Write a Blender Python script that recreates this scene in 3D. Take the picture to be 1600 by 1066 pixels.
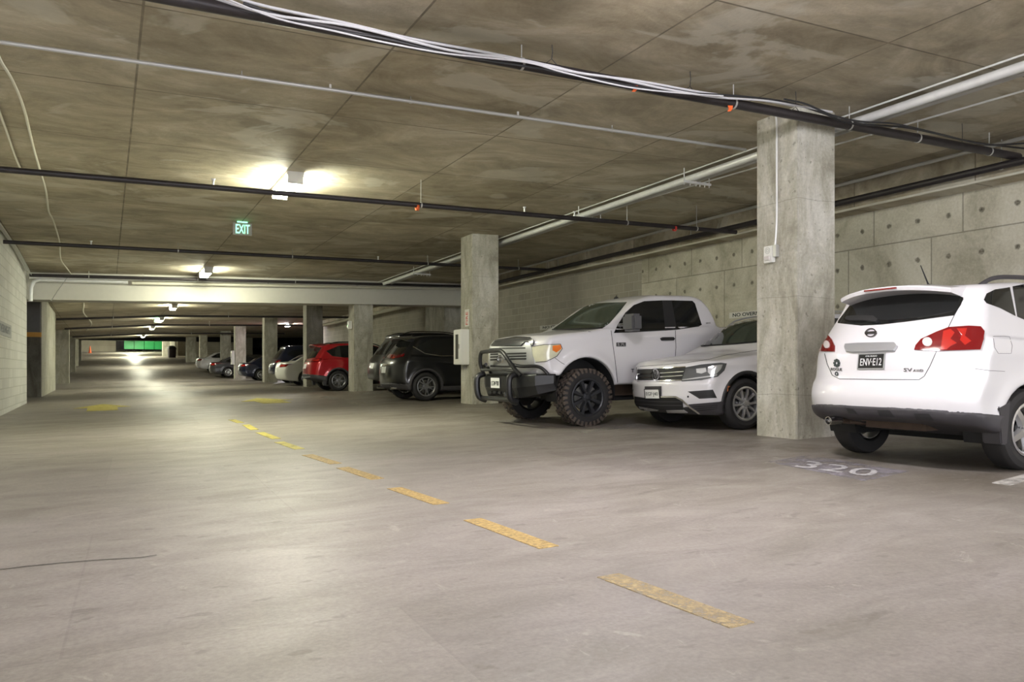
import bpy, bmesh, math, random
import numpy as np
from mathutils import Vector, Matrix, geometry
from mathutils.bvhtree import BVHTree

for o in list(bpy.data.objects):
    bpy.data.objects.remove(o, do_unlink=True)
SC = bpy.context.scene
COL = SC.collection
random.seed(4)
PI = math.pi

# ------------------------------------------------------------------ camera, world, exposure
F_PX, CX, HY, CAMZ, YAW = 1234.0, 800.0, 578.0, 0.85, math.radians(27.2)
SY, CY = math.sin(YAW), math.cos(YAW)
cam = bpy.data.cameras.new('camera')
cam.sensor_width = 36.0
cam.lens = F_PX / 1600 * 36
cam.shift_y = (HY - 533) / 1600
cam.clip_end = 400
camo = bpy.data.objects.new('camera', cam)
COL.objects.link(camo)
camo.location = (0, 0, CAMZ)
camo.rotation_euler = (PI / 2, 0, -YAW)
SC.camera = camo

world = bpy.data.worlds.new('world')
SC.world = world
world.use_nodes = True
world.node_tree.nodes['Background'].inputs[0].default_value = (0.92, 0.93, 1.0, 1)
world.node_tree.nodes['Background'].inputs[1].default_value = 1.7
SC.view_settings.view_transform = 'Standard'
SC.view_settings.look = 'None'
SC.view_settings.gamma = 1
SC.view_settings.use_curve_mapping = False
SC.view_settings.exposure = 1.92
# ceiling lamps: (pixel-free world X, Y, emission strength, colour)
WARM = (1.0, 1.0, 0.77)
COOL = (1.0, 0.955, 1.0)
LAMPS = [(2.9, -6.2, 62, COOL), (3.1, 4.5, 64, COOL), (2.6, 13.0, 70, WARM), (2.6, 24.6, 46, WARM),  # first entry is an added fill lamp, unseen behind the camera
         (2.6, 37.2, 60, WARM), (2.6, 46.0, 60, WARM), (2.6, 55.0, 60, WARM), (2.6, 69.0, 60, WARM),
         (2.6, 86.0, 110, WARM), (2.6, 96.0, 110, WARM), (10.3, 51.0, 40, COOL), (10.0, -1.6, 34, COOL)]  # dumpster lamp and last entry are added to brighten far end and right wall

# ------------------------------------------------------------------ geometry of the garage
def interp(x, xs, ys):
    return float(np.interp(x, xs, ys))
SLX = 0.022
FY = [-12, 7, 16.5, 26, 33, 43, 57, 65, 72, 82, 100, 116]
FZ = [-.02, 0, .056, .11, .13, .19, .26, .85, 1.35, 1.95, 3.05, 4.0]
def fz(X, Y):
    return interp(Y, FY, FZ) + SLX * (X - 7.48)
CYK = [-12, 7, 16.5, 22, 26.2, 28, 43, 61, 72, 90, 116]
CR = [4.10, 4.066, 3.98, 3.92, 3.87, 3.80, 3.74, 3.68, 3.72, 4.2, 5.4]      # ceiling height over the column line
CL = [3.92, 3.90, 3.88, 3.82, 3.62, 3.60, 3.30, 3.25, 3.30, 3.9, 5.1]       # at the left wall
def cz(X, Y):
    a, b = interp(Y, CYK, CL), interp(Y, CYK, CR)
    t = (X + 2.0) / 9.48
    m = b - SLX * (7.48 - 2.6)                                   # at the lamp line
    if X < 2.6:
        t = (X + 2.0) / 4.6
        return a + (m - a) * min(max(t, -.5), 1)
    return b + SLX * (X - 7.48)

def proj(p):
    d = p[0] * SY + p[1] * CY
    return (CX + F_PX * (p[0] * CY - p[1] * SY) / d, HY - F_PX * (p[2] - CAMZ) / d)
def rdir(px, py):
    r, v = (px - CX) / F_PX, (HY - py) / F_PX
    return Vector((SY + r * CY, CY - r * SY, v))
CAMP = Vector((0, 0, CAMZ))
def at_floor(px, py):
    d = rdir(px, py); t = 5.0
    for _ in range(40):
        z = fz(d.x * t, d.y * t)
        t = (z - CAMZ) / d.z
    return CAMP + d * t
def at_ceil(px, py, drop=0.0):
    d = rdir(px, py); t = 8.0
    for _ in range(60):
        z = cz(d.x * t, d.y * t) - drop
        t = .5 * t + .5 * (z - CAMZ) / d.z
    return CAMP + d * t
def at_X(px, py, X):
    d = rdir(px, py); return CAMP + d * (X / d.x)
def at_Y(px, py, Y):
    d = rdir(px, py); return CAMP + d * (Y / d.y)

# ------------------------------------------------------------------ materials
def newmat(name):
    m = bpy.data.materials.new(name); m.use_nodes = True
    return m, m.node_tree, m.node_tree.nodes['Principled BSDF']
def simple(name, col, rough=.5, metal=0.0, coat=0.0, emit=None, es=0.0, noise=0.0, spec=None):
    m, nt, b = newmat(name)
    b.inputs['Base Color'].default_value = (*col, 1)
    b.inputs['Roughness'].default_value = rough
    b.inputs['Metallic'].default_value = metal
    b.inputs['Coat Weight'].default_value = coat
    b.inputs['Coat Roughness'].default_value = .06
    if spec is not None: b.inputs['Specular IOR Level'].default_value = spec
    if emit:
        b.inputs['Emission Color'].default_value = (*emit, 1)
        b.inputs['Emission Strength'].default_value = es
    if noise:
        tc = nt.nodes.new('ShaderNodeTexCoord'); n = nt.nodes.new('ShaderNodeTexNoise')
        n.inputs['Scale'].default_value = 9; n.inputs['Detail'].default_value = 5
        nt.links.new(tc.outputs['Object'], n.inputs['Vector'])
        mx = nt.nodes.new('ShaderNodeMix'); mx.data_type = 'RGBA'
        mx.inputs['A'].default_value = (*[c * (1 - noise) for c in col], 1)
        mx.inputs['B'].default_value = (*[min(1, c * (1 + noise)) for c in col], 1)
        nt.links.new(n.outputs['Fac'], mx.inputs['Factor'])
        nt.links.new(mx.outputs['Result'], b.inputs['Base Color'])
    return m

class NB:
    """small node-graph helper"""
    def __init__(s, nt): s.nt = nt
    def n(s, t, **kw):
        x = s.nt.nodes.new(t)
        for k, v in kw.items(): setattr(x, k, v)
        return x
    def l(s, a, b): s.nt.links.new(a, b)
    def mapping(s, src, scale=(1, 1, 1), loc=(0, 0, 0), rot=(0, 0, 0)):
        m = s.n('ShaderNodeMapping'); m.inputs['Scale'].default_value = scale
        m.inputs['Location'].default_value = loc; m.inputs['Rotation'].default_value = rot
        s.l(src, m.inputs['Vector']); return m.outputs['Vector']
    def noise(s, vec, scale, detail=6, rough=.6, dist=0):
        x = s.n('ShaderNodeTexNoise'); x.inputs['Scale'].default_value = scale
        x.inputs['Detail'].default_value = detail; x.inputs['Roughness'].default_value = rough
        x.inputs['Distortion'].default_value = dist
        s.l(vec, x.inputs['Vector']); return x.outputs['Fac']
    def ramp(s, fac, stops):
        r = s.n('ShaderNodeValToRGB'); e = r.color_ramp.elements
        while len(e) < len(stops): e.new(.5)
        for i, (p, c) in enumerate(stops):
            e[i].position = p; e[i].color = (*c, 1) if len(c) == 3 else c
        s.l(fac, r.inputs['Fac']); return r.outputs['Color']
    def mix(s, fac, a, b, mode='MIX'):
        m = s.n('ShaderNodeMix', data_type='RGBA', blend_type=mode)
        for k, v in (('Factor', fac), ('A', a), ('B', b)):
            if hasattr(v, 'is_output'): s.l(v, m.inputs[k])
            elif isinstance(v, tuple): m.inputs[k].default_value = (*v, 1)
            else: m.inputs[k].default_value = v
        return m.outputs['Result']
    def math(s, op, a, b=None):
        m = s.n('ShaderNodeMath', operation=op)
        for i, v in enumerate((a, b)):
            if v is None: continue
            if hasattr(v, 'is_output'): s.l(v, m.inputs[i])
            else: m.inputs[i].default_value = v
        return m.outputs[0]
    def bump(s, h, strength=.3, dist=.02, normal=None):
        b = s.n('ShaderNodeBump'); b.inputs['Strength'].default_value = strength
        b.inputs['Distance'].default_value = dist; s.l(h, b.inputs['Height'])
        if normal: s.l(normal, b.inputs['Normal'])
        return b.outputs['Normal']
    def brick(s, vec, w, h, mortar, off=.5, scale=1):
        b = s.n('ShaderNodeTexBrick'); b.offset = off; b.squash = 1
        b.inputs['Scale'].default_value = scale; b.inputs['Brick Width'].default_value = w
        b.inputs['Row Height'].default_value = h; b.inputs['Mortar Size'].default_value = mortar
        b.inputs['Mortar Smooth'].default_value = .3; b.inputs['Bias'].default_value = 0
        b.inputs['Color1'].default_value = (0, 0, 0, 1); b.inputs['Color2'].default_value = (1, 1, 1, 1)
        s.l(vec, b.inputs['Vector']); return b.outputs['Color'], b.outputs['Fac']

def concrete_ceiling():
    m, nt, b = newmat('ceiling_concrete'); N = NB(nt)
    tc = N.n('ShaderNodeTexCoord').outputs['Object']
    v = N.mapping(tc, loc=(-.28 + 2.18 * 8, -.9 + 2.15 * 8, 0))
    col, fac = N.brick(v, 2.18, 2.15, .013, off=0)
    n1 = N.noise(N.mapping(tc, scale=(.7, 1.0, 1)), 1.0, 9, .68, .9)
    n2 = N.noise(N.mapping(tc, scale=(.45, 1.1, 1)), 3.0, 7, .7, .6)
    n3 = N.noise(tc, 30, 4)
    c = N.ramp(n1, [(.36, (.235, .200, .138)), (.47, (.385, .335, .240)), (.56, (.475, .423, .318)), (.66, (.63, .585, .48))])
    c = N.mix(.35, c, N.ramp(n2, [(.38, (.25, .24, .21)), (.62, (.70, .68, .64))]), 'OVERLAY')
    c = N.mix(.30, c, N.ramp(col, [(0, (.25, .22, .16)), (1, (.58, .54, .44))]))
    c = N.mix(.18, c, N.ramp(n3, [(.3, (.36, .36, .34)), (.7, (.62, .61, .58))]), 'OVERLAY')
    # pale lime blooms near the left wall
    n4 = N.noise(N.mapping(tc, scale=(1, 1.5, 1), loc=(3.1, .7, 0)), .55, 5, .55, .8)
    c = N.mix(N.ramp(n4, [(.56, (0, 0, 0)), (.60, (.50, .50, .50))]), c, (.62, .60, .51))
    jn = N.math('MULTIPLY', fac, N.ramp(N.noise(tc, 3, 3), [(.25, (.25,) * 3), (.6, (1, 1, 1))]))
    c = N.mix(jn, c, (.16, .14, .10))
    nt.links.new(c, b.inputs['Base Color'])
    b.inputs['Roughness'].default_value = .72
    N.l(N.bump(N.math('SUBTRACT', n3, fac), .25, .01), b.inputs['Normal'])
    return m

def concrete_floor():
    m, nt, b = newmat('floor_concrete'); N = NB(nt)
    tc = N.n('ShaderNodeTexCoord').outputs['Object']
    sep = N.n('ShaderNodeSeparateXYZ'); N.l(tc, sep.inputs[0])
    big = N.noise(N.mapping(tc, scale=(.6, 1, 1)), .35, 6, .55, .5)
    mid = N.noise(N.mapping(tc, scale=(1, 2.2, 1)), 1.2, 8, .65, .7)
    fine = N.noise(tc, 45, 5, .7)
    c = N.ramp(mid, [(.36, (.175, .155, .130)), (.5, (.262, .237, .214)), (.62, (.330, .300, .276))])
    c = N.mix(.5, c, N.ramp(big, [(.38, (.205, .188, .152)), (.5, (.265, .242, .218)), (.60, (.320, .292, .280))]))
    # tyre-worn darker, browner concrete in the parking bays and along their mouth
    st = N.noise(N.mapping(tc, scale=(1, 1.4, 1), loc=(4, 2, 0)), .9, 8, .7, 1.0)
    bay = N.math('MULTIPLY', N.ramp(sep.outputs['X'], [(0, (0, 0, 0)), (1, (1, 1, 1))]), 1.0)
    mr = N.n('ShaderNodeMapRange'); mr.inputs['From Min'].default_value = 3.6; mr.inputs['From Max'].default_value = 6.4
    N.l(sep.outputs['X'], mr.inputs['Value'])
    f = N.math('MULTIPLY', mr.outputs[0], N.ramp(st, [(.38, (.95,) * 3), (.60, (.22,) * 3)]))
    c = N.mix(f, c, (.108, .090, .064))
    pc, pf = N.brick(N.mapping(tc, loc=(61, 52, 0), rot=(0, 0, .03)), 3.1, 2.3, .006, off=.4)
    c = N.mix(.16, c, N.ramp(pc, [(0, (.17, .15, .14)), (1, (.40, .37, .33))]))
    # dirt spots and pale scuffs
    sp = N.noise(N.mapping(tc, scale=(1, 1.7, 1)), 5.5, 3, .5)
    c = N.mix(N.ramp(sp, [(.655, (0, 0, 0)), (.70, (.36,) * 3)]), c, (.10, .09, .07))
    sc = N.noise(N.mapping(tc, scale=(1.2, .8, 1), loc=(9, 3, 0)), 2.4, 9, .75, 1.5)
    c = N.mix(N.ramp(sc, [(.60, (0, 0, 0)), (.66, (.45,) * 3)]), c, (.44, .41, .37))
    c = N.mix(.28, c, N.ramp(fine, [(.3, (.2,) * 3), (.7, (.8,) * 3)]), 'OVERLAY')
    # hairline cracks
    vo = N.n('ShaderNodeTexVoronoi', feature='DISTANCE_TO_EDGE'); vo.inputs['Scale'].default_value = .22
    vd = N.n('ShaderNodeVectorMath', operation='ADD')
    nn = N.n('ShaderNodeTexNoise'); nn.inputs['Scale'].default_value = 1.3; nn.inputs['Detail'].default_value = 6
    N.l(tc, nn.inputs['Vector']); N.l(N.mapping(tc, scale=(.55, 1.3, 1)), vd.inputs[0]); N.l(nn.outputs['Color'], vd.inputs[1])
    N.l(vd.outputs[0], vo.inputs['Vector'])
    cr = N.ramp(vo.outputs['Distance'], [(0, (.14,) * 3), (.003, (0, 0, 0))])
    c = N.mix(cr, c, (.09, .08, .07))
    nt.links.new(c, b.inputs['Base Color'])
    N.l(N.ramp(mid, [(.3, (.54,) * 3), (.7, (.42,) * 3)]), b.inputs['Roughness'])
    b.inputs['Specular IOR Level'].default_value = .55
    N.l(N.bump(N.math('ADD', N.math('MULTIPLY', fine, .25), mid), .12, .02), b.inputs['Normal'])
    return m

def concrete_plain(name, c0, c1, c2, streak=True, sc=1.0):
    m, nt, b = newmat(name); N = NB(nt)
    tc = N.n('ShaderNodeTexCoord').outputs['Object']
    n1 = N.noise(N.mapping(tc, scale=(2.2, 2.2, .7) if streak else (1, 1, 1)), 1.4 * sc, 9, .65, .8)
    n2 = N.noise(tc, 26, 6, .7)
    n5 = N.noise(N.mapping(tc, scale=(9, 9, .8)), 1.1, 5, .6)
    c = N.ramp(n1, [(.37, c0), (.50, c1), (.62, c2)])
    c = N.mix(.12, c, N.ramp(n5, [(.3, (.25,) * 3), (.7, (.75,) * 3)]), 'OVERLAY')
    c = N.mix(.25, c, N.ramp(n2, [(.3, (.2,) * 3), (.7, (.8,) * 3)]), 'OVERLAY')
    bl = N.noise(tc, 2.3, 10, .75, 1.2)
    c = N.mix(.32, c, N.ramp(bl, [(.32, (.28,) * 3), (.66, (.70,) * 3)]), 'OVERLAY')
    pit = N.noise(tc, 14, 2, .5)
    c = N.mix(N.ramp(pit, [(.66, (0, 0, 0)), (.70, (.55,) * 3)]), c, (.15, .14, .11))
    # horizontal pour lines
    sep = N.n('ShaderNodeSeparateXYZ'); N.l(tc, sep.inputs[0])
    w = N.math('ADD', sep.outputs['Z'], N.math('MULTIPLY', N.noise(tc, 1.1, 3), .12))
    fr = N.math('FRACT', N.math('MULTIPLY', w, .83))
    ln = N.math('LESS_THAN', N.math('ABSOLUTE', N.math('SUBTRACT', fr, .5)), .0035)
    c = N.mix(N.math('MULTIPLY', ln, .4), c, (.14, .13, .10))
    nt.links.new(c, b.inputs['Base Color'])
    b.inputs['Roughness'].default_value = .75
    N.l(N.bump(N.math('ADD', n2, n1), .22, .012), b.inputs['Normal'])
    return m

def block_wall(name, ca, cb, mortar, jw=.012):
    """running-bond block on a wall that lies in the Y-Z plane"""
    m, nt, b = newmat(name); N = NB(nt)
    tc = N.n('ShaderNodeTexCoord').outputs['Object']
    sep = N.n('ShaderNodeSeparateXYZ'); N.l(tc, sep.inputs[0])
    cmb = N.n('ShaderNodeCombineXYZ'); N.l(N.math('ADD', sep.outputs['Y'], 40.0), cmb.inputs[0]); N.l(N.math('ADD', sep.outputs['Z'], 10.0), cmb.inputs[1])
    col, fac = N.brick(cmb.outputs[0], .44, .222, jw)
    n1 = N.noise(N.mapping(tc, scale=(1, .8, .5)), .9, 7, .6, .5); n2 = N.noise(tc, 60, 3)
    c = N.mix(N.ramp(n1, [(.35, (0, 0, 0)), (.65, (1, 1, 1))]), ca, cb)
    c = N.mix(.16, c, N.ramp(col, [(0, tuple(x * .7 for x in ca)), (1, tuple(min(1, x * 1.35) for x in cb))]))
    c = N.mix(.25, c, N.ramp(n2, [(.3, (.2,) * 3), (.7, (.8,) * 3)]), 'OVERLAY')
    c = N.mix(N.math('MULTIPLY', fac, .75), c, mortar)
    nt.links.new(c, b.inputs['Base Color']); b.inputs['Roughness'].default_value = .8
    N.l(N.bump(N.math('SUBTRACT', N.math('MULTIPLY', n2, .3), fac), .5, .012), b.inputs['Normal'])
    return m

def formwork_wall():
    """board-formed wall in the Y-Z plane with tie-hole pocks and panel joints"""
    m, nt, b = newmat('formwork_wall'); N = NB(nt)
    tc = N.n('ShaderNodeTexCoord').outputs['Object']
    sep = N.n('ShaderNodeSeparateXYZ'); N.l(tc, sep.inputs[0])
    cmb = N.n('ShaderNodeCombineXYZ'); N.l(N.math('ADD', sep.outputs['Y'], 40.25), cmb.inputs[0]); N.l(N.math('ADD', sep.outputs['Z'], 9.98), cmb.inputs[1])
    v = cmb.outputs[0]
    col, fac = N.brick(v, 1.62, 1.30, .012, off=.33)
    n1 = N.noise(tc, .9, 9, .66, .7); n2 = N.noise(tc, 24, 5, .7)
    c = N.ramp(n1, [(.36, (.38, .355, .265)), (.5, (.57, .54, .43)), (.62, (.68, .65, .54))])
    c = N.mix(.16, c, N.ramp(col, [(0, (.2, .19, .14)), (1, (.5, .48, .40))]))
    c = N.mix(.25, c, N.ramp(n2, [(.3, (.2,) * 3), (.7, (.8,) * 3)]), 'OVERLAY')
    c = N.mix(N.math('MULTIPLY', fac, .6), c, (.15, .135, .095))
    wob = N.n('ShaderNodeTexNoise'); wob.inputs['Scale'].default_value = 14; N.l(v, wob.inputs['Vector'])
    vm = N.n('ShaderNodeVectorMath', operation='MULTIPLY_ADD'); vm.inputs[1].default_value = (.045, .045, 0); N.l(wob.outputs['Color'], vm.inputs[0]); N.l(v, vm.inputs[2])
    s2 = N.n('ShaderNodeSeparateXYZ'); N.l(vm.outputs[0], s2.inputs[0])
    fy = N.math('SUBTRACT', N.math('FRACT', N.math('DIVIDE', s2.outputs['X'], .54)), .5)
    fzz = N.math('SUBTRACT', N.math('FRACT', N.math('DIVIDE', s2.outputs['Y'], .65)), .5)
    dy = N.math('MULTIPLY', fy, .54); dz = N.math('MULTIPLY', fzz, .65)
    dd = N.math('SQRT', N.math('ADD', N.math('MULTIPLY', dy, dy), N.math('MULTIPLY', dz, dz)))
    hole = N.ramp(dd, [(0, (1, 1, 1)), (.032, (.85,) * 3), (.052, (0, 0, 0))])
    c = N.mix(hole, c, N.ramp(N.noise(tc, 30, 2), [(.4, (.09, .082, .06)), (.6, (.24, .22, .17))]))
    nt.links.new(c, b.inputs['Base Color']); b.inputs['Roughness'].default_value = .78
    N.l(N.bump(N.math('SUBTRACT', N.math('MULTIPLY', n2, .3), N.math('ADD', hole, fac)), .45, .015), b.inputs['Normal'])
    return m

def paint_marking(name, col, wear=.5, sc=9, soft=.12):
    """worn road paint: colour patches broken up with bare concrete"""
    m, nt, b = newmat(name); N = NB(nt)
    tc = N.n('ShaderNodeTexCoord').outputs['Object']
    n = N.noise(tc, sc, 9, .75, .3)
    N.l(N.ramp(n, [(.30, tuple(c * .8 for c in col)), (.7, col)]), b.inputs['Base Color'])
    b.inputs['Roughness'].default_value = .6
    tr = N.n('ShaderNodeBsdfTransparent'); mx = N.n('ShaderNodeMixShader')
    N.l(N.ramp(n, [(wear - soft, (0, 0, 0)), (wear + soft, (.92,) * 3)]), mx.inputs[0])
    N.l(tr.outputs[0], mx.inputs[1]); N.l(b.outputs[0], mx.inputs[2])
    N.l(mx.outputs[0], nt.nodes['Material Output'].inputs[0])
    return m

M = dict(
    ceiling=concrete_ceiling(), floor=concrete_floor(),
    column=concrete_plain('column_concrete', (.30, .285, .225), (.42, .405, .335), (.52, .51, .45)),
    pier=concrete_plain('pier_concrete', (.40, .39, .30), (.50, .49, .40), (.58, .57, .50)),
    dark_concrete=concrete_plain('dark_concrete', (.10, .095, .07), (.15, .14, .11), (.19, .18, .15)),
    beam=simple('painted_beam', (.60, .59, .53), .6, noise=.05),
    block_light=block_wall('painted_block', (.66, .66, .62), (.74, .74, .70), (.55, .55, .50)),
    block_grey=block_wall('grey_block', (.33, .305, .245), (.45, .42, .345), (.52, .50, .42)),
    formwork=formwork_wall(),
    yellow=paint_marking('yellow_paint', (.62, .43, .15), .40, 34, .22),
    yellow_worn=paint_marking('worn_yellow_paint', (.56, .43, .21), .47, 30, .24),
    yellow_far=paint_marking('bright_yellow_paint', (.58, .50, .10), .36, 6),
    white_line=paint_marking('white_line_paint', (.60, .58, .54), .38, 5),
    stencil=paint_marking('stencil_paint', (.66, .65, .66), .42, 16, .2),
    line_worn=paint_marking('worn_line_paint', (.42, .40, .36), .52, 7, .2),
    overspray=paint_marking('overspray', (.27, .25, .275), .50, 4),
    lamp=None,
    black_pipe=simple('black_pipe', (.035, .030, .032), .42, .3, noise=.3),
    galv=simple('galvanised_steel', (.80, .81, .80), .34, .25, noise=.12),
    galv_dull=simple('dull_conduit', (.50, .50, .48), .42, .4),
    pvc=simple('pale_conduit', (.62, .60, .50), .55),
    cable_grey=simple('grey_cable', (.50, .50, .52), .5),
    cable_black=simple('black_cable', (.02, .02, .022), .5),
    white_plastic=simple('white_plastic', (.72, .72, .68), .45),
    white_metal=simple('white_enamel', (.74, .74, .70), .35),
    orange=simple('orange_plastic', (.80, .14, .03), .5),
    amber_bar=simple('orange_bar', (.78, .40, .06), .5),
    grey_panel=simple('grey_panel', (.17, .165, .16), .5, noise=.15),
    green=simple('green_enamel', (.01, .27, .075), .45, noise=.12),
    exit_green=simple('exit_letters', (.05, .5, .25), .5, emit=(.22, 1.0, .48), es=.95),
    exit_face=simple('exit_face', (.42, .40, .36), .5),
    red_letter=simple('red_letter', (.60, .05, .04), .5),
    sign_white=simple('sign_white', (.66, .65, .60), .5),
    black=simple('black_matte', (.012, .012, .013), .6),
    paint_white=simple('white_car_paint', (.68, .67, .685), .30, 0, .8, spec=.5),
    paint_cream=simple('warm_white_car_paint', (.76, .76, .70), .32, 0, .6),
    paint_black=simple('black_car_paint', (.004, .0045, .006), .30, .0, .55),
    paint_navy=simple('navy_car_paint', (.008, .012, .035), .25, .2, 1.0),
    paint_red=simple('red_car_paint', (.42, .012, .018), .28, .35, 1.0),
    paint_grey=simple('grey_car_paint', (.06, .06, .065), .3, .4, .8),
    cladding=simple('grey_cladding', (.045, .042, .046), .55),
    cladding_dark=simple('dark_cladding', (.020, .020, .021), .5),
    glass=simple('tinted_glass', (.010, .011, .011), .06, 0, .0, spec=.7),
    glass_green=simple('windscreen_glass', (.032, .045, .036), .07, 0, 0, spec=.8),
    chrome=simple('chrome', (.80, .80, .80), .12, 1.0),
    satin=simple('satin_silver', (.50, .51, .52), .30, .60),
    dark_chrome=simple('dark_chrome', (.22, .22, .22), .25, .9),
    rubber=simple('tyre_rubber', (.016, .015, .015), .72, noise=.3),
    rubber_dusty=simple('dusty_tyre_rubber', (.085, .066, .052), .85, noise=.5),
    alloy=simple('alloy', (.55, .55, .56), .28, .85),
    alloy_dark=simple('dark_alloy', (.045, .047, .052), .40, .6),
    wheel_well=simple('wheel_well', (.010, .010, .010), .8),
    rust=simple('rusty_underside', (.075, .050, .034), .7, .2, noise=.4),
    alloy_mid=simple('mid_alloy', (.22, .22, .23), .32, .6),
    tail_red=simple('tail_light_red', (.17, .004, .006), .10, 0, 1.0),
    tail_glow=simple('tail_light_bright_red', (.46, .018, .012), .15, 0, 1.0),
    tail_clear=simple('clear_lens', (.62, .58, .56), .12, 0, 1.0),
    amber=simple('amber_lens', (.80, .20, .03), .15, 0, 1.0),
    amber_marker=simple('amber_marker', (.55, .17, .06), .3),
    head_lens=simple('headlamp_lens', (.62, .61, .44), .14, 0, 1.0, noise=.2),
    head_lens_dark=simple('headlamp_dark', (.10, .105, .11), .10, .3, 1.0),
    head_bright=simple('headlamp_reflector', (.72, .74, .76), .16, .7, 1.0),
    plate_white=simple('plate_white', (.74, .75, .74), .4),
    plate_black=simple('plate_black', (.012, .012, .012), .35),
    ink=simple('ink', (.02, .03, .03), .5),
    steel_black=simple('textured_black_steel', (.012, .012, .013), .42, .1, .1, noise=.3),
    mirror_grey=simple('mirror_grey', (.075, .075, .08), .35),
    faded_ink=simple('faded_ink', (.20, .21, .22), .6),
    sign_grey=simple('sign_grey', (.42, .43, .42), .6),
    bin=simple('brown_plastic', (.045, .03, .03), .55),
)

# ------------------------------------------------------------------ mesh helpers
class MB:
    def __init__(s): s.v, s.f = [], []
    def add(s, vs, fs):
        b = len(s.v); s.v += [tuple(v) for v in vs]; s.f += [tuple(i + b for i in f) for f in fs]; return s
    def box(s, x0, x1, y0, y1, z0, z1):
        vs = [(x, y, z) for z in (z0, z1) for y in (y0, y1) for x in (x0, x1)]
        return s.add(vs, [(0, 2, 3, 1), (4, 5, 7, 6), (0, 1, 5, 4), (2, 6, 7, 3), (0, 4, 6, 2), (1, 3, 7, 5)])
    def tube(s, pts, r, n=10, cap=True):
        pts = [Vector(p) for p in pts]
        rings = []; up0 = Vector((0, 0, 1))
        prev = None
        for i, p in enumerate(pts):
            a = pts[max(i - 1, 0)]; c = pts[min(i + 1, len(pts) - 1)]
            t = (c - a)
            t = t.normalized() if t.length > 1e-9 else Vector((1, 0, 0))
            if prev is None:
                ref = up0 if abs(t.z) < .9 else Vector((1, 0, 0))
                u = t.cross(ref).normalized()
            else:
                u = (prev - t * prev.dot(t))
                u = u.normalized() if u.length > 1e-6 else t.cross(Vector((1, 0, 0))).normalized()
            prev = u; w = t.cross(u)
            rr = r[i] if isinstance(r, (list, tuple)) else r
            rings.append([p + (u * math.cos(2 * PI * k / n) + w * math.sin(2 * PI * k / n)) * rr for k in range(n)])
        vs = [q for ring in rings for q in ring]; fs = []
        for i in range(len(rings) - 1):
            for k in range(n):
                fs.append((i * n + k, i * n + (k + 1) % n, (i + 1) * n + (k + 1) % n, (i + 1) * n + k))
        if cap:
            fs.append(tuple(range(n - 1, -1, -1))); fs.append(tuple((len(rings) - 1) * n + k for k in range(n)))
        return s.add(vs, fs)
    def lathe(s, prof, n=48, axis='Y', c=(0, 0, 0), close=False):
        """prof: (radius, offset along axis)"""
        vs, fs = [], []
        for r, h in prof:
            for k in range(n):
                a = 2 * PI * k / n
                p = {'Y': (r * math.cos(a), h, r * math.sin(a)), 'Z': (r * math.cos(a), r * math.sin(a), h), 'X': (h, r * math.cos(a), r * math.sin(a))}[axis]
                vs.append((p[0] + c[0], p[1] + c[1], p[2] + c[2]))
        m = len(prof)
        for i in range(m if close else m - 1):
            j = (i + 1) % m
            for k in range(n):
                fs.append((i * n + k, i * n + (k + 1) % n, j * n + (k + 1) % n, j * n + k))
        if not close:
            fs.append(tuple(range(n))); fs.append(tuple((m - 1) * n + k for k in range(n - 1, -1, -1)))
        return s.add(vs, fs)
    def prism(s, poly, h0, h1, axis='Z'):
        """poly 2D extruded along an axis: Z -> (a,b,h), Y -> (a,h,b), X -> (h,a,b)"""
        n = len(poly)
        def P(a, b, h): return {'Z': (a, b, h), 'Y': (a, h, b), 'X': (h, a, b)}[axis]
        vs = [P(a, b, h0) for a, b in poly] + [P(a, b, h1) for a, b in poly]
        fs = [tuple(range(n - 1, -1, -1)), tuple(range(n, 2 * n))] + [(i, (i + 1) % n, n + (i + 1) % n, n + i) for i in range(n)]
        return s.add(vs, fs)
    def build(s, name, mat, parent=None, smooth=False, bevel=0, loc=None):
        me = bpy.data.meshes.new(name); me.from_pydata(s.v, [], s.f); me.update()
        bm = bmesh.new(); bm.from_mesh(me); bmesh.ops.recalc_face_normals(bm, faces=bm.faces)
        if bevel: bmesh.ops.bevel(bm, geom=list(bm.edges), offset=bevel, segments=2, affect='EDGES', clamp_overlap=True)
        if smooth:
            for f in bm.faces: f.smooth = True
            for e in bm.edges:
                if len(e.link_faces) == 2 and e.calc_face_angle(0) > .6: e.smooth = False
        bm.to_mesh(me); bm.free()
        me.materials.append(mat)
        o = bpy.data.objects.new(name, me); COL.objects.link(o)
        if parent: o.parent = parent
        if loc: o.location = loc
        return o

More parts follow.
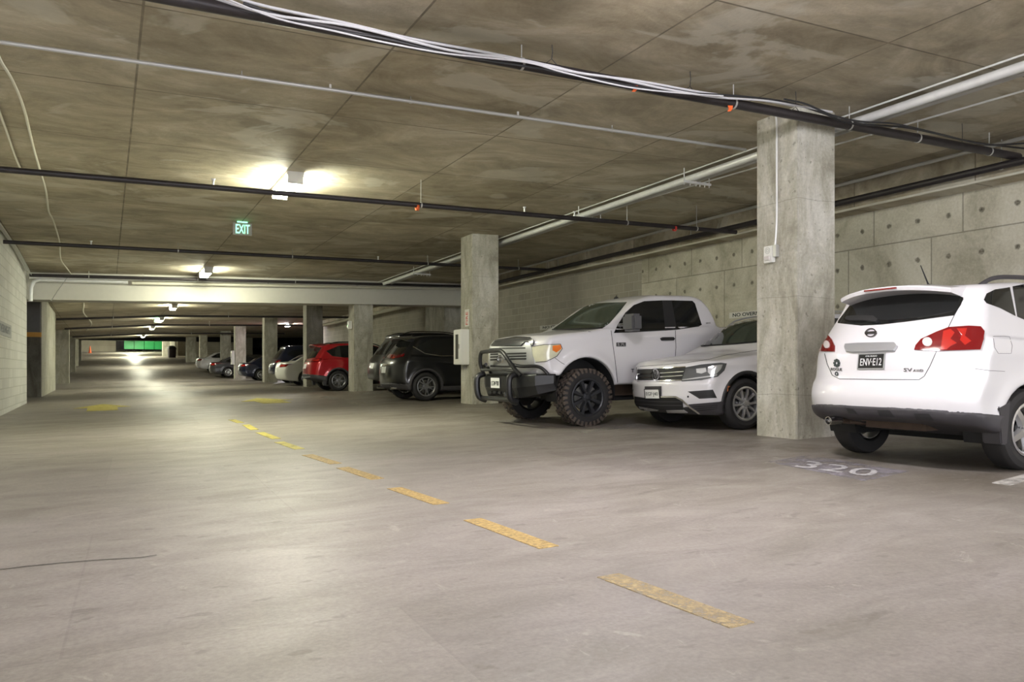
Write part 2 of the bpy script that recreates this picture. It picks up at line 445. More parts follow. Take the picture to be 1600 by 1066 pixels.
def tag(o, label, cat, group=None, kind=None):
    if label: o['label'] = label
    if cat: o['category'] = cat
    if group: o['group'] = group
    if kind: o['kind'] = kind
    return o
def thing(name, label, cat, loc=(0, 0, 0), rot=(0, 0, 0), group=None):
    o = bpy.data.objects.new(name, None); COL.objects.link(o)
    o.empty_display_size = .1
    o.location = loc; o.rotation_euler = rot
    return tag(o, label, cat, group)
def struct(o, label=None):
    o['kind'] = 'structure'
    if label: o['label'] = label
    return o
def text_mesh(txt, bold=0.0):
    """2D text triangles normalised to the unit box: verts (0..1,0..1) and faces, and aspect"""
    cu = bpy.data.curves.new('t', 'FONT'); cu.body = txt; cu.resolution_u = 3; cu.offset = bold
    o = bpy.data.objects.new('t', cu); COL.objects.link(o)
    dg = bpy.context.evaluated_depsgraph_get()
    me = bpy.data.meshes.new_from_object(o.evaluated_get(dg))
    v = np.array([x.co[:2] for x in me.vertices]); f = [tuple(p.vertices) for p in me.polygons]
    bpy.data.objects.remove(o); bpy.data.curves.remove(cu); bpy.data.meshes.remove(me)
    lo, hi = v.min(0), v.max(0)
    return (v - lo) / (hi - lo), f, (hi[0] - lo[0]) / (hi[1] - lo[1])
def text_box(mb, txt, origin, right, up, w, h, nrm, thick=.002, bold=0.0):
    """adds flat text with a small thickness at origin (lower-left corner)"""
    v, f, _ = text_mesh(txt, bold)
    origin, right, up, nrm = map(Vector, (origin, right, up, nrm))
    a = [origin + right * (p[0] * w) + up * (p[1] * h) + nrm * thick for p in v]
    b = [origin + right * (p[0] * w) + up * (p[1] * h) for p in v]
    n = len(a); ec = {}
    for fc in f:
        for i in range(len(fc)):
            e = (fc[i], fc[(i + 1) % len(fc)]); ec[frozenset(e)] = ec.get(frozenset(e), []) + [e]
    fs = list(f) + [tuple(i + n for i in reversed(fc)) for fc in f]
    for es in ec.values():
        if len(es) == 1:
            i, j = es[0]; fs.append((j, i, i + n, j + n))
    mb.add(a + b, fs); return mb

# ------------------------------------------------------------------ room shell
def grid_surface(name, fn, xs, ys, mat, thick):
    mb = MB(); nx, ny = len(xs), len(ys)
    top = [(x, y, fn(x, y)) for y in ys for x in xs]
    bot = [(x, y, fn(x, y) + thick) for y in ys for x in xs]
    n = nx * ny; fs = []
    for j in range(ny - 1):
        for i in range(nx - 1):
            a = j * nx + i
            fs.append((a, a + 1, a + nx + 1, a + nx)); fs.append((a + n, a + nx + n, a + nx + 1 + n, a + 1 + n))
    per = [i for i in range(nx)] + [j * nx + nx - 1 for j in range(1, ny)] + [(ny - 1) * nx + i for i in range(nx - 2, -1, -1)] + [j * nx for j in range(ny - 2, 0, -1)]
    for k in range(len(per)):
        a, b = per[k], per[(k + 1) % len(per)]; fs.append((b, a, a + n, b + n))
    mb.add(top + bot, fs)
    return mb.build(name, mat, smooth=False)
WX = 12.0      # right wall
YS = sorted(set([-10, -4, 0, 3.5] + FY[1:-1] + CYK[1:-1] + [30, 38, 50, 112]))
YS = [y for y in YS if y <= 112]
struct(grid_surface('floor', fz, [-6, -2, 2.6, 7.48, 12.4, 26], YS, M['floor'], -.25), 'worn pinkish grey concrete floor of the garage')
struct(grid_surface('ceiling', cz, [-6, -2, 2.6, 7.48, 12.4, 26], YS, M['ceiling'], .3), 'brown board marked concrete ceiling slab')
def wall_YZ(name, X0, X1, Y0, Y1, mat, z0=-.5, z1=None, label=None):
    mb = MB()
    if z1 is None: z1 = max(cz(X0, Y0), cz(X0, Y1)) + .12
    mb.box(X0, X1, Y0, Y1, z0, z1)
    return struct(mb.build(name, mat), label)
LX = -2.0
wall_YZ('wall_left', LX - .3, LX, -2, 26.2, M['block_light'], label='pale painted block wall at the left edge')
wall_YZ('wall_left_pier', LX - .3, LX + .02, 31.7, 40, M['pier'], label='pale concrete wall length past the dark opening on the left')
wall_YZ('wall_right_formed', WX, WX + .3, -10, 16.2, M['formwork'], label='formed concrete wall with rows of tie holes behind the cars')
wall_YZ('wall_right_block', WX, WX + .3, 16.2, 49, M['block_grey'], label='brownish grey block wall beyond the formed wall')
# soffit beam along the right wall
mb = MB()
for a, b in ((-10, 16.5), (16.5, 26), (26, 49)):
    za, zb = 3.60 + SLX * 4, 3.60 + SLX * 4
    mb.box(WX - .42, WX, a, b, 3.64, cz(WX, a) + .1)
struct(mb.build('trim_1', M['ceiling']), 'narrow concrete soffit along the top of the right wall')
# cross beam
mb = MB()
def beamz(X): return CAMZ + 2.02 + .024 * (X + 1)
X0, X1 = LX - .3, WX
vs = []
for X in (X0, X1):
    for Y in (26.2, 27.1):
        vs += [(X, Y, beamz(X)), (X, Y, cz(X, 26.2) + .1)]
mb.add(vs, [(0, 1, 5, 4), (2, 6, 7, 3), (0, 4, 6, 2), (1, 3, 7, 5), (0, 2, 3, 1), (4, 5, 7, 6)])
struct(mb.build('trim_2', M['beam']), 'deep cream painted beam crossing the whole garage')
# recess on the left: grey clearance panel over a dark opening
mb = MB(); mb.box(LX - 2.5, LX - .3, 26.2, 26.5, -.5, 4); mb.box(LX - 2.5, LX + .01, 31.5, 31.7, -.5, 4); mb.box(LX - 2.6, LX - 2.5, 26.2, 32, -.5, 4)
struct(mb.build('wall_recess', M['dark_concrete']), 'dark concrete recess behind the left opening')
cp = thing('clearance_panel', 'grey panel with orange bottom bar above the dark concrete end of the left pier', 'clearance panel', (LX, 31.42, 2.0))
mb = MB(); mb.box(-1.6, .0, -.06, .06, .13, 1.45); mb.build('panel', M['grey_panel'], cp)
mb = MB(); mb.box(-1.6, .03, -.09, .06, -.03, .13); mb.build('bar', M['amber_bar'], cp)
# left side walls and columns beyond the pier
mb = MB(); mb.box(LX - 3.8, LX - .3, 40, 40.3, -.5, 4); mb.box(LX - 3.9, LX - 3.6, 40, 100, -.5, 6)
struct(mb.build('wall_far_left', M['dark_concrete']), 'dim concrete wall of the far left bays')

# ------------------------------------------------------------------ columns
def column(X, Y, label, w=.67, name='column', wd=None):
    wd = wd or w
    mb = MB(); z0 = fz(X, Y) - .1; z1 = cz(X, Y) + .06
    mb.box(0, w, 0, wd, -.1, z1 - fz(X, Y))
    o = mb.build(name, M['column'], bevel=.012, loc=(X, Y, fz(X, Y)))
    return tag(o, label, 'column', 'square concrete columns along the right bays')
column(7.48, 6.97, 'nearest square concrete column, with grey conduit and strobe box')
column(7.48, 16.54, 'concrete column carrying the white extinguisher cabinet beside the pickup')
column(7.48, 26.3, 'concrete column standing under the cream beam before the red SUV')
column(7.48, 33.4, 'column rising between the red SUV and the near white sedan')
column(7.48, 43.3, 'concrete column left of the near white sedan')
column(7.48, 54.0, 'far column with a white cabinet on its left face')
column(7.48, 61.0, 'column hiding the front of the far white sedan')
column(6.3, 75, 'small far column between the bin and the far white sedan', w=.8)
column(6.9, 70, 'thin far column just left of the far white sedan', w=.6)
column(5.05, 87, 'pale column right of the green dumpsters', w=.7)
column(11.25, 27.4, 'dark pilaster on the right wall behind the black SUVs', w=.75, wd=2.0)
for Y, l in ((54.5, 'nearest of the small left columns past the pale wall'), (65.5, 'second of the small left columns past the pale wall'), (72, 'third of the small left columns past the pale wall'), (81.5, 'farthest of the small left columns near the cone')):
    mb = MB(); mb.box(-.8, 0, 0, .6, -.2, cz(LX, Y) - fz(LX, Y) + .1)
    tag(mb.build('column', M['pier'], loc=(LX + .02, Y, fz(LX, Y))), l, 'column', 'left columns')

# ------------------------------------------------------------------ far end
mb = MB(); mb.box(LX - 1, 1.0, 101, 101.3, 2.4, 5.8); struct(mb.build('wall_end', M['block_grey']), 'grey wall at the far end behind the cone')
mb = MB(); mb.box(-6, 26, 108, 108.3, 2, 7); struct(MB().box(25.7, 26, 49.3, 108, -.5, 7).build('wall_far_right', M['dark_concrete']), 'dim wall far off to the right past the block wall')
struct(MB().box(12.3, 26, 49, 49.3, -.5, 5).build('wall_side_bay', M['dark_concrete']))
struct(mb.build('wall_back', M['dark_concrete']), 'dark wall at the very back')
mb = MB(); mb.box(6.3, 6.6, 88.5, 105, 1, 6); struct(mb.build('wall_far_side', M['pier']))
mb = MB(); mb.box(6.6, 14, 88.2, 88.5, 1, 6); struct(mb.build('wall_far_cross', M['block_grey']), 'grey cross wall behind the dark bin')
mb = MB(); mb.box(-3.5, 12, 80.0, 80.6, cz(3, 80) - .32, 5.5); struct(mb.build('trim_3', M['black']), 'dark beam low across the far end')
for k in range(4):
    t = thing('dumpster', ['leftmost', 'second from left', 'third from left', 'rightmost'][k] + ' of the green dumpsters at the far end', 'dumpster', (1.8 + k * 1.04, 99, fz(3, 99)), group='green dumpsters')
    MB().prism([(0, .3), (1.0, .3), (1.0, 1.45), (0, 1.45)], 0, 1.1, 'Y').build('container', M['green'], t, bevel=.02)
    MB().box(-.01, 1.01, -.03, 1.12, 1.45, 1.52).build('lid', M['green'], t)
    for a in (.12, .88):
        MB().lathe([(.01, -.03), (.11, -.03), (.11, .03), (.01, .03)], 14, 'X', (a, .2, .11)).build('caster', M['black'], t, smooth=True)
    MB().box(.05, .95, -.06, -.03, 1.02, 1.08).build('lift_bar', M['green'], t)
t = thing('traffic_cone', 'small orange cone with white bands by the far left columns', 'traffic cone', (LX + .45, 97, fz(LX, 97)))
MB().box(-.2, .2, -.2, .2, 0, .04).build('base', M['orange'], t)
MB().lathe([(.15, .04), (.03, .78)], 20, 'Z').build('cone', M['orange'], t, smooth=True)
for a in (.32, .55):
    MB().lathe([(.153 - .16 * a + .004, a - .05), (.153 - .16 * (a + .1) + .004, a + .05)], 20, 'Z').build('band', M['white_plastic'], t, smooth=True)
t = thing('trash_bin', 'dark brown domed trash bin by the far pale column', 'trash bin', (5.75, 84.4, fz(5.7, 84.4)))
MB().lathe([(.36, 0), (.40, .8), (.40, .82)], 20, 'Z').build('bin_body', M['bin'], t, smooth=True)
MB().lathe([(.43, .80), (.43, .88), (.36, 1.05), (.2, 1.15), (.02, 1.18)], 20, 'Z').build('lid', M['black'], t, smooth=True)

# ------------------------------------------------------------------ lamps
mlamps = {}
for i, (X, Y, s, c) in enumerate(LAMPS):
    key = (s, c)
    if key not in mlamps:
        mlamps[key] = simple('lamp_diffuser', (.9, .9, .88), .4, emit=c, es=s)
    z = cz(X, Y)
    lab = {2: 'ceiling lamp nearest the camera in view, above the exit sign', 3: 'ceiling lamp just in front of the cream beam', 4: 'first lamp seen under the cream beam', 5: 'lamp beyond the beam beside the small green exit sign', 6: 'small lamp left of and below the far exit sign', 7: 'tiny far lamp low over the bright far floor'}
    t = thing('ceiling_lamp', lab.get(i, ['added fill lamp behind the viewpoint', 'strip lamp overhead, just above the top of the view', '', '', '', '', '', '', 'strip lamp just beyond the low dark beam', 'added lamp brightening the far end, over the green dumpsters', 'strip lamp in the side bay beyond the block wall', 'added fill lamp over the bays, out of view to the right'][i]), 'ceiling lamp', (X, Y, z), group='strip lamps along the aisle')
    MB().box(-.13, .13, -.64, .64, -.06, .01).build('housing', M['white_metal'], t)
    pr = [(-.12, 0), (-.125, -.06), (-.09, -.105), (0, -.12), (.09, -.105), (.125, -.06), (.12, 0)]
    MB().prism([(a, b - .06) for a, b in pr], -.61, .61, 'Y').build('diffuser', mlamps[key], t)
    for e in (-1, 1):
        MB().box(-.12, .12, min(e * .61, e * .635), max(e * .61, e * .635), -.18, -.055).build('end_cap', M['white_metal'], t)

# exit signs
def exit_sign(px, py, Y, label):
    p = at_Y(px, py, Y)
    t = thing('exit_sign', label, 'exit sign', (p.x, p.y, p.z), (0, 0, 0), 'exit signs')
    MB().box(-.185, .185, 0, .05, -.125, .125).build('housing', M['exit_face'], t, bevel=.006)
    mb = MB(); text_box(mb, 'EXIT', (-.13, -.001, -.09), (1, 0, 0), (0, 0, 1), .27, .18, (0, -1, 0), .004)
    mb.build('letters', M['exit_green'], t)
    MB().box(-.1, .1, .01, .04, .135, .165).build('canopy', M['exit_green'], t)
    zc = cz(p.x, p.y) - p.z
    MB().tube([(0, .025, .16), (0, .025, zc + .02)], .012, 8).build('stem', M['galv_dull'], t)
exit_sign(379, 358, 16.8, 'green lettered EXIT sign hanging below the near ceiling lamp')
exit_sign(246, 501, 45.5, 'small far exit sign glowing green beneath the beam')

# ------------------------------------------------------------------ pipes and conduits
def pipe(name, label, pts, r, mat, cat='pipe', hangers=(), mathang=None, heads=(), group=None, clamp=None):
    t = thing(name, label, cat, pts[0], group=group)
    o0 = Vector(pts[0])
    MB().tube([Vector(p) - o0 for p in pts], r, 12).build('pipe_run', mat, t, smooth=True)
    for s in hangers:
        i = min(int(s), len(pts) - 2); p = Vector(pts[i]).lerp(Vector(pts[i + 1]), s - i)
        zc = cz(p.x, p.y)
        q = p - o0
        m = MB(); m.tube([q + Vector((0, 0, r * .7)), q + Vector((0, 0, zc - p.z + .02))], .006, 6)
        m.lathe([(r + .006, -.012), (r + .006, .012), (r + .001, .012), (r + .001, -.012)], 14, 'X', tuple(q), close=True)
        m.build('hanger', mathang or M['galv_dull'], t, smooth=True)
    for s in heads:
        i = min(int(s), len(pts) - 2); p = Vector(pts[i]).lerp(Vector(pts[i + 1]), s - i); q = p - o0
        m = MB(); m.tube([q, q + Vector((0, 0, r + .06))], .014, 8); m.lathe([(.004, 0), (.016, .005), (.03, .03), (.03, .034), (.004, .036)], 10, 'Z', tuple(q + Vector((0, 0, r + .05))))
        m.build('sprinkler_head', M['galv'], t, smooth=True)
    return t
def xline(Y, pxl, pyl, pxr, pyr, n=2):
    a, b = at_Y(pxl, pyl, Y), at_Y(pxr, pyr, Y)
    return [a.lerp(b, k / (n - 1)) for k in range(n)]
P4 = xline(6.72, 180, -19, 1600, 247)
pipe('sprinkler_pipe', 'thick black pipe crossing in front of the nearest column', P4, .055, M['black_pipe'], hangers=(.30, .53, .69, .80, .93))
pipe('sprinkler_pipe', 'thin pipe high on the ceiling, second from the camera', xline(8.5, -40, 60, 1165, 234), .021, M['galv_dull'], hangers=(.25, .45, .75), heads=(.35, .6))
P1 = xline(12.15, -30, 262, 1150, 363)
PIPE1 = pipe('sprinkler_pipe', 'black pipe passing right beneath the nearest ceiling lamp in view', P1, .042, M['black_pipe'], hangers=(.47, .79, .92), heads=(.22, .62, .70))
P3 = xline(20.05, 5, 378, 875, 423)
pipe('sprinkler_pipe', 'black pipe running below the exit sign', P3, .042, M['black_pipe'], hangers=(.25, .44, .70, .9), heads=(.12, .6))
pipe('sprinkler_pipe', 'dark pipe along the top of the cream beam', xline(25.75, 46, 430, 780, 449), .045, M['black_pipe'], hangers=(.1, .3, .5, .7))
pipe('beam_conduit', 'silver conduit strapped just above the cream beam face', xline(25.95, 46, 433.5, 770, 450), .03, M['galv'], 'conduit', hangers=(.2, .45, .65))
for Y, l in ((32, 'first dark pipe seen under the cream beam'), (41, 'second dark pipe under the cream beam'), (49, 'third dark pipe under the cream beam'), (60, 'fourth dark pipe under the cream beam')):
    a, b = -.9 if Y < 40 else LX, 11.8
    pipe('sprinkler_pipe', l, [(a, Y, cz(a, Y) - .22), (2.6, Y, cz(2.6, Y) - .22), (b, Y, cz(b, Y) - .22)], .05, M['black_pipe'], hangers=(.5, 1.3))
# big elbow on the cream beam at the left
e = [at_Y(200, 441, 26.05), at_Y(62, 437, 26.05), at_Y(53, 440, 26.05), at_Y(49, 448, 26.05), at_Y(48, 460, 26.05), at_Y(48, 471, 26.05)]
pipe('elbow_conduit', 'fat silver elbow conduit turning down at the left end of the beam', e, .055, M['galv'], 'conduit')
e = [at_Y(760, 452, 26.08), at_Y(300, 444, 26.08), at_Y(206, 442.5, 26.08)]
pipe('beam_tube', 'pale tube lying along the upper edge of the cream beam', e, .05, M['pvc'], 'conduit')
# big silver conduits running down the garage behind the columns
def run_Y(X, drop, y0=1.5, y1=26.0):
    ys = [y0, 7, 16.5, 22, y1]
    return [(X, y, cz(X, y) - drop) for y in ys]
for X, dr, r, m, l in ((8.22, .06, .012, 'galv', 'thin bright conduit nearest the columns in the ceiling bundle'),
                       (8.35, .13, .054, 'galv', 'fattest silver conduit of the ceiling bundle'),
                       (8.50, .12, .028, 'galv_dull', 'middle slim conduit of the ceiling bundle'),
                       (8.60, .12, .028, 'galv_dull', 'right slim conduit of the ceiling bundle')):
    pipe('ceiling_conduit', l, run_Y(X, dr), r, M[m], 'conduit', group='silver conduit bundle behind the columns')
for Y, lw in ((4.2, 'right of the nearest column'), (9.9, 'close behind the nearest column'), (13.05, 'above the compact white SUV'), (17.9, 'just before the cabinet column'), (22.3, 'beyond the cabinet column')):
    t = thing('conduit_clamp', 'steel strut clamp holding the silver conduit bundle ' + lw, 'pipe clamp', (8.4, Y, cz(8.4, Y)), group='strut clamps under the silver conduits')
    MB().box(-.26, .30, -.02, .02, -.235, -.20).build('strut', M['galv'], t)
    for dx in (-.24, -.12, .0, .08, .18, .27): MB().tube([(dx, 0, -.27), (dx, 0, -.19 if dx not in (-.24, .27) else .01)], .009, 6).build('bolt', M['galv'], t)
pipe('wall_conduit', 'thin bright conduit between the bundle and the right wall', [(9.6, 1.5, cz(9.6, 1.5) - .06), (9.25, 7, cz(9.2, 7) - .06), (8.75, 12, cz(8.7, 12) - .08)], .013, M['galv'], 'conduit')
# pipes along the right soffit
pipe('wall_pipe', 'black pipe along the soffit of the right wall', [(11.42, -4, 3.80), (11.42, 16.5, 3.76), (11.42, 26, 3.70)], .055, M['black_pipe'], hangers=(.53, .7, .86, 1.3, 1.7))
pipe('wall_pipe', 'grey conduit beside the black pipe on the right soffit', [(11.50, -4, 3.66), (11.50, 16.5, 3.63), (11.50, 26, 3.60)], .022, M['pvc'], 'conduit')
pipe('wall_pipe', 'grey conduit tucked at the ceiling edge of the right wall', [(11.25, -4, cz(11.2, 0) - .06), (11.25, 16.5, cz(11.2, 16.5) - .06), (11.25, 26, cz(11.2, 26) - .06)], .03, M['galv_dull'], 'conduit')
pipe('wall_pipe', 'pipe under the far ceiling edge beyond the beam', [(11.3, 27.2, cz(11.2, 27) - .35), (11.3, 49, cz(11.2, 49) - .35)], .08, M['pvc'], 'conduit')

# cables riding on the near pipe
def lerp_pts(pp, Y, dz=0):
    out = []
    for x, y in pp:
        p = at_Y(x, y, Y); out.append((p.x, p.y, p.z + dz))
    return out
def smooth_path(pts, sub=5):
    P = [Vector(p) for p in pts]; out = []
    for i in range(len(P) - 1):
        p0, p1, p2, p3 = P[max(i - 1, 0)], P[i], P[i + 1], P[min(i + 2, len(P) - 1)]
        for k in range(sub):
            t = k / sub
            out.append(.5 * ((2 * p1) + (p2 - p0) * t + (2 * p0 - 5 * p1 + 4 * p2 - p3) * t * t + (3 * p1 - p0 - 3 * p2 + p3) * t ** 3))
    out.append(P[-1]); return out
def cable(name, label, pts, r, mat, cat='cable', group=None):
    pts = smooth_path(pts); o0 = Vector(pts[0])
    o = MB().tube([Vector(p) - o0 for p in pts], r, 8).build(name, mat, smooth=True, loc=o0)
    return tag(o, label, cat, group)
cable('cable', 'pale conduit above the near black pipe, topmost strand', lerp_pts([(330, -20), (400, 6), (540, 36), (650, 62), (760, 82), (860, 103), (915, 116), (1000, 127), (1100, 145), (1180, 155), (1240, 166)], 6.6), .013, M['cable_grey'], group=None)
cable('cable', 'pale cable sagging between hangers over the near black pipe', lerp_pts([(290, -18), (420, 22), (550, 41), (700, 78), (800, 92), (900, 113), (960, 122), (1040, 139), (1120, 152), (1200, 158), (1300, 175)], 6.55), .012, M['cable_grey'])
cable('cable', 'thin grey cable looping low along the near black pipe', lerp_pts([(340, -8), (430, 28), (520, 48), (600, 66), (700, 84), (820, 97), (880, 113), (980, 136), (1070, 146), (1130, 150)], 6.50), .008, M['cable_grey'])
cable('cable', 'black cable on the near pipe left part', lerp_pts([(380, 5), (500, 43), (600, 60), (720, 88), (830, 105), (930, 124), (1040, 143), (1150, 150), (1230, 160), (1290, 178), (1330, 193), (1420, 200), (1520, 222), (1600, 232)], 6.58), .013, M['cable_black'])
cable('cable', 'black cable dropping from the column top to the right', lerp_pts([(1225, 155), (1260, 163), (1300, 180), (1345, 190), (1400, 194), (1470, 210), (1540, 226), (1600, 224)], 6.45), .012, M['cable_black'])
cable('cable', 'pale conduit leaving the column top toward the bundle', lerp_pts([(1310, 180), (1350, 184), (1400, 172), (1450, 155), (1520, 133), (1600, 112)], 7.3), .011, M['galv'])
for px, py, lw in ((862, 62, 'left of the orange tag'), (1078, 105, 'between the orange and red tags'), (1243, 137, 'over the nearest column'), (1503, 193, 'right of the nearest column')):
    a = at_Y(px, py + 30, 6.6); zc = cz(a.x, a.y)
    m = MB(); m.tube([(0, 0, 0), (.01, 0, (zc - a.z) * .5), (0, 0, zc - a.z + .02)], .004, 6); m.tube([(-.06, 0, -.05), (0, 0, 0), (.06, 0, -.05)], .004, 6)
    tag(m.build('wire_hanger', M['cable_black'], loc=a), 'thin wire hanging from the ceiling to the near cables, ' + lw, 'wire hanger', 'wire hangers on the near cables')
for px, py, l in ((992, 139, 'orange tag tied to the near black pipe, left one'), (1141, 170, 'red tag under the near black pipe beside the column')):
    a = at_Y(px, py, 6.64)
    m = MB(); m.prism([(-.03, .03), (.035, .04), (.03, .0), (.0, -.03), (-.04, -.035), (-.02, -.005)], -.004, .004, 'Y')
    tag(m.build('tag_ribbon', M['orange'], loc=a), l, 'ribbon')
for px, py, mt in ((652, 324, 'orange'), (1054, 357, 'red_letter')):
    a = at_Y(px, py, 12.15) - Vector(P1[0])
    MB().lathe([(.042, -.02), (.055, -.02), (.055, .02), (.042, .02)], 12, 'X', tuple(a), close=True).build('pipe_clip', M[mt], PIPE1)
# wavy pale conduit along the ceiling on the left
pp = [(-12, 60), (0, 93), (20, 127), (38, 172), (52, 230), (63, 268), (72, 300), (76, 330), (83, 345), (93, 378), (95, 405), (105, 420), (113, 431)]
cable('flexible_conduit', 'long wavy pale conduit strung along the left of the ceiling', [tuple(at_ceil(x, y, .03)) for x, y in pp], .016, M['pvc'], 'conduit')
pp = [(-15, 130), (0, 178), (10, 205), (22, 240), (32, 264)]
cable('flexible_conduit', 'short pale conduit stub at the left edge of the ceiling', [tuple(at_ceil(x, y, .03)) for x, y in pp], .016, M['pvc'], 'conduit')
pp = [(-1.4, 28, 0), (-.8, 34, 0), (-.9, 40, 0), (-.7, 48, 0), (-1.1, 56, 0)]
cable('flexible_conduit', 'pale conduit continuing on the ceiling beyond the beam', [(a, b, cz(a, b) - .04) for a, b, c in pp], .03, M['pvc'], 'conduit')
for k, (dx, r) in enumerate(((.04, .02), (.10, .02), (.16, .012))):
    cable('corner_conduit', ['conduit tight in the corner above the left wall', 'middle conduit in the corner above the left wall', 'thin conduit in the corner above the left wall'][k],
          [(LX + dx, y, cz(LX, y) - .05 - .06 * k - .02 * math.sin(y * 3 + k)) for y in (10, 12, 14, 16, 18, 20, 22, 24, 25.5)], r, M['galv_dull'], 'conduit')
cable('support_rod', 'thin rod slanting across the left end of the cream beam', [tuple(at_Y(105, 434, 25.9)), tuple(at_Y(90, 455, 26.0)), tuple(at_Y(80, 470, 26.1))], .012, M['galv_dull'], 'rod')

# ------------------------------------------------------------------ devices
t = thing('fire_alarm_strobe', 'white alarm box with strobe on the nearest column', 'alarm', at_X(1205, 398, 7.48))
MB().box(-.06, 0, -.075, .075, -.105, .105).build('housing', M['white_plastic'], t, bevel=.008)
m = MB()
m.lathe([(.042, -.004), (.042, 0), (.034, 0), (.034, -.004)], 18, 'X', (-.062, 0, .045), close=True); m.lathe([(.022, -.004), (.022, 0), (.014, 0), (.014, -.004)], 18, 'X', (-.062, 0, .045), close=True)
m.build('speaker_ring', M['galv_dull'], t)
MB().box(-.085, -.06, -.045, .045, -.075, -.025).build('strobe_lens', M['tail_clear'], t, bevel=.006)
MB().box(-.055, 0, -.135, -.078, -.045, .105).build('back_box', M['galv_dull'], t, bevel=.004)
cable('drop_conduit', 'silver conduit running down the face of the nearest column', [tuple(at_X(1208, 180, 7.46)), tuple(at_X(1213, 187, 7.46)), tuple(at_X(1213.5, 250, 7.46)), tuple(at_X(1213.5, 340, 7.46)), tuple(at_X(1211, 385, 7.46))], .012, M['galv'], 'conduit')
t = thing('fire_alarm_strobe', 'small alarm box on the column under the cream beam', 'alarm', at_X(549, 508, 7.46))
MB().box(-.12, 0, -.1, .1, -.13, .13).build('housing', M['white_plastic'], t, bevel=.01)
MB().box(-.14, -.12, -.05, .05, -.09, -.03).build('strobe_lens', M['tail_clear'], t)
def cabinet(X, Y, z, label, h=.82, w=.42, d=.2):
    t = thing('extinguisher_cabinet', label, 'fire cabinet', (X, Y, z))
    MB().box(-d, 0, 0, w, 0, h).build('cabinet_box', M['white_metal'], t, bevel=.008)
    m = MB(); m.box(-d - .02, -d, .01, w - .01, .01, h - .01); m.build('door', M['white_metal'], t, bevel=.005)
    MB().box(-d - .026, -d - .019, w * .32, w * .68, h * .16, h * .86).build('door_window', M['glass'], t)
    MB().box(-d - .05, -d - .02, .04, .06, h * .45, h * .58).build('handle', M['chrome'], t)
    return t
p = at_X(720, 570, 7.28)
cabinet(7.48, 16.72, p.z, 'white fire extinguisher cabinet on the column beside the pickup')
cabinet(7.48, 54.05, fz(7.48, 54) + .95, 'white cabinet on the far column left of the dark sedan', h=.9)
t = thing('fire_sign', 'small white sign with upright red letters above the cabinet', 'sign', at_X(730, 497, 7.47))
MB().box(-.008, 0, -.12, .12, -.2, .2).build('sign_plate', M['sign_white'], t)
m = MB(); text_box(m, 'FIRE', (-.010, -.06, -.16), (0, 0, 1), (0, 1, 0), .30, .12, (-1, 0, 0), .003); m.build('lettering', M['red_letter'], t)
m = MB(); m.tube([(0, 0, 0), (-.06, 0, -.03)], .02, 8)
tag(m.build('cabinet_bracket', M['galv_dull'], loc=(7.47, 16.9, p.z - .05)), 'small bracket under the white extinguisher cabinet', 'bracket')
def wall_sign(px0, py0, px1, py1, X, txt, label, facing=-1, faded=False):
    a, b = at_X(px0, py1, X), at_X(px1, py0, X)
    w, h = abs(a.y - b.y), b.z - a.z
    t = thing('wall_sign', label, 'sign', a)
    sgn = 1 if facing < 0 else -1
    ya, yb = sorted((0, b.y - a.y))
    xa, xb = sorted((facing * .012, 0))
    MB().box(xa, xb, ya, yb, 0, h).build('sign_board', M['sign_grey' if faded else 'sign_white'], t)
    m = MB(); s = 1 if b.y > a.y else -1
    text_box(m, txt, (facing * .013, s * w * .08, h * .22), (0, s, 0), (0, 0, 1), w * .84, h * .60, (facing, 0, 0), .003, .02); m.build('lettering', M['faded_ink' if faded else 'ink'], t)
wall_sign(1140, 482, 1215, 498, WX - .01, 'NO OVERNIGHT', 'white NO OVERNIGHT sign above the compact white SUV')
wall_sign(844, 503, 908, 516, WX - .01, 'NO OVERNIGHT', 'white NO OVERNIGHT sign left of the pickup windscreen')
a = at_X(0, 520, LX + .01)
wall_sign(-12, 509, 17, 519, LX + .005, 'NO OVERNIGHT', 'small faded sign on the pale left wall', 1, True)

# ------------------------------------------------------------------ floor markings
def floor_poly(name, pts, mat, label, cat, group=None, lift=.004):
    m = MB(); P = [(x, y, fz(x, y) + lift) for x, y in pts]; n = len(P)
    m.add(P + [(x, y, z - .006) for x, y, z in P], [tuple(range(n)), tuple(range(2 * n - 1, n - 1, -1))] + [(i, (i + 1) % n, n + (i + 1) % n, n + i) for i in range(n)])
    return tag(m.build(name, mat), label, cat, group)
DX = 2.08
ends = [((1160, 978), (950, 900)), ((858, 856), (738, 812)), ((690, 788), (616, 763)), ((590, 749), (535, 731)), ((525, 725), (480, 711)), ((468, 702), (436, 691)), ((432, 686), (406, 676)), ((398, 672), (384, 664)), ((376, 661), (362, 656))]
ords = ['nearest', 'second nearest', 'third nearest', 'fourth nearest', 'fifth nearest', 'sixth nearest', 'seventh nearest', 'eighth nearest', 'farthest']
for k, (a, b) in enumerate(ends):
    pa, pb = at_floor(*a), at_floor(*b)
    y0, y1 = sorted((pa.y, pb.y)); xa, xb = pa.x, pb.x
    nseg = 6; hw = .062
    floor_poly('lane_dash', [(xa - hw, y0), (xa + hw, y0), (xb + hw, y1), (xb - hw, y1)], M['yellow_worn'] if k == 0 else M['yellow'] if k < 5 else M['yellow_far'],
               ords[k] + ' yellow dash of the lane line', 'floor marking', 'yellow lane dashes')
def arrow(px, py, w, L, label):
    p = at_floor(px, py)
    pts = [(-.28, 0), (.28, 0), (.28, .45), (.55, .45), (0, 1), (-.55, .45), (-.28, .45)]
    floor_poly('floor_arrow', [(p.x + a * w, p.y + b * L) for a, b in pts], M['yellow_far'], label, 'floor marking', 'yellow floor arrows')
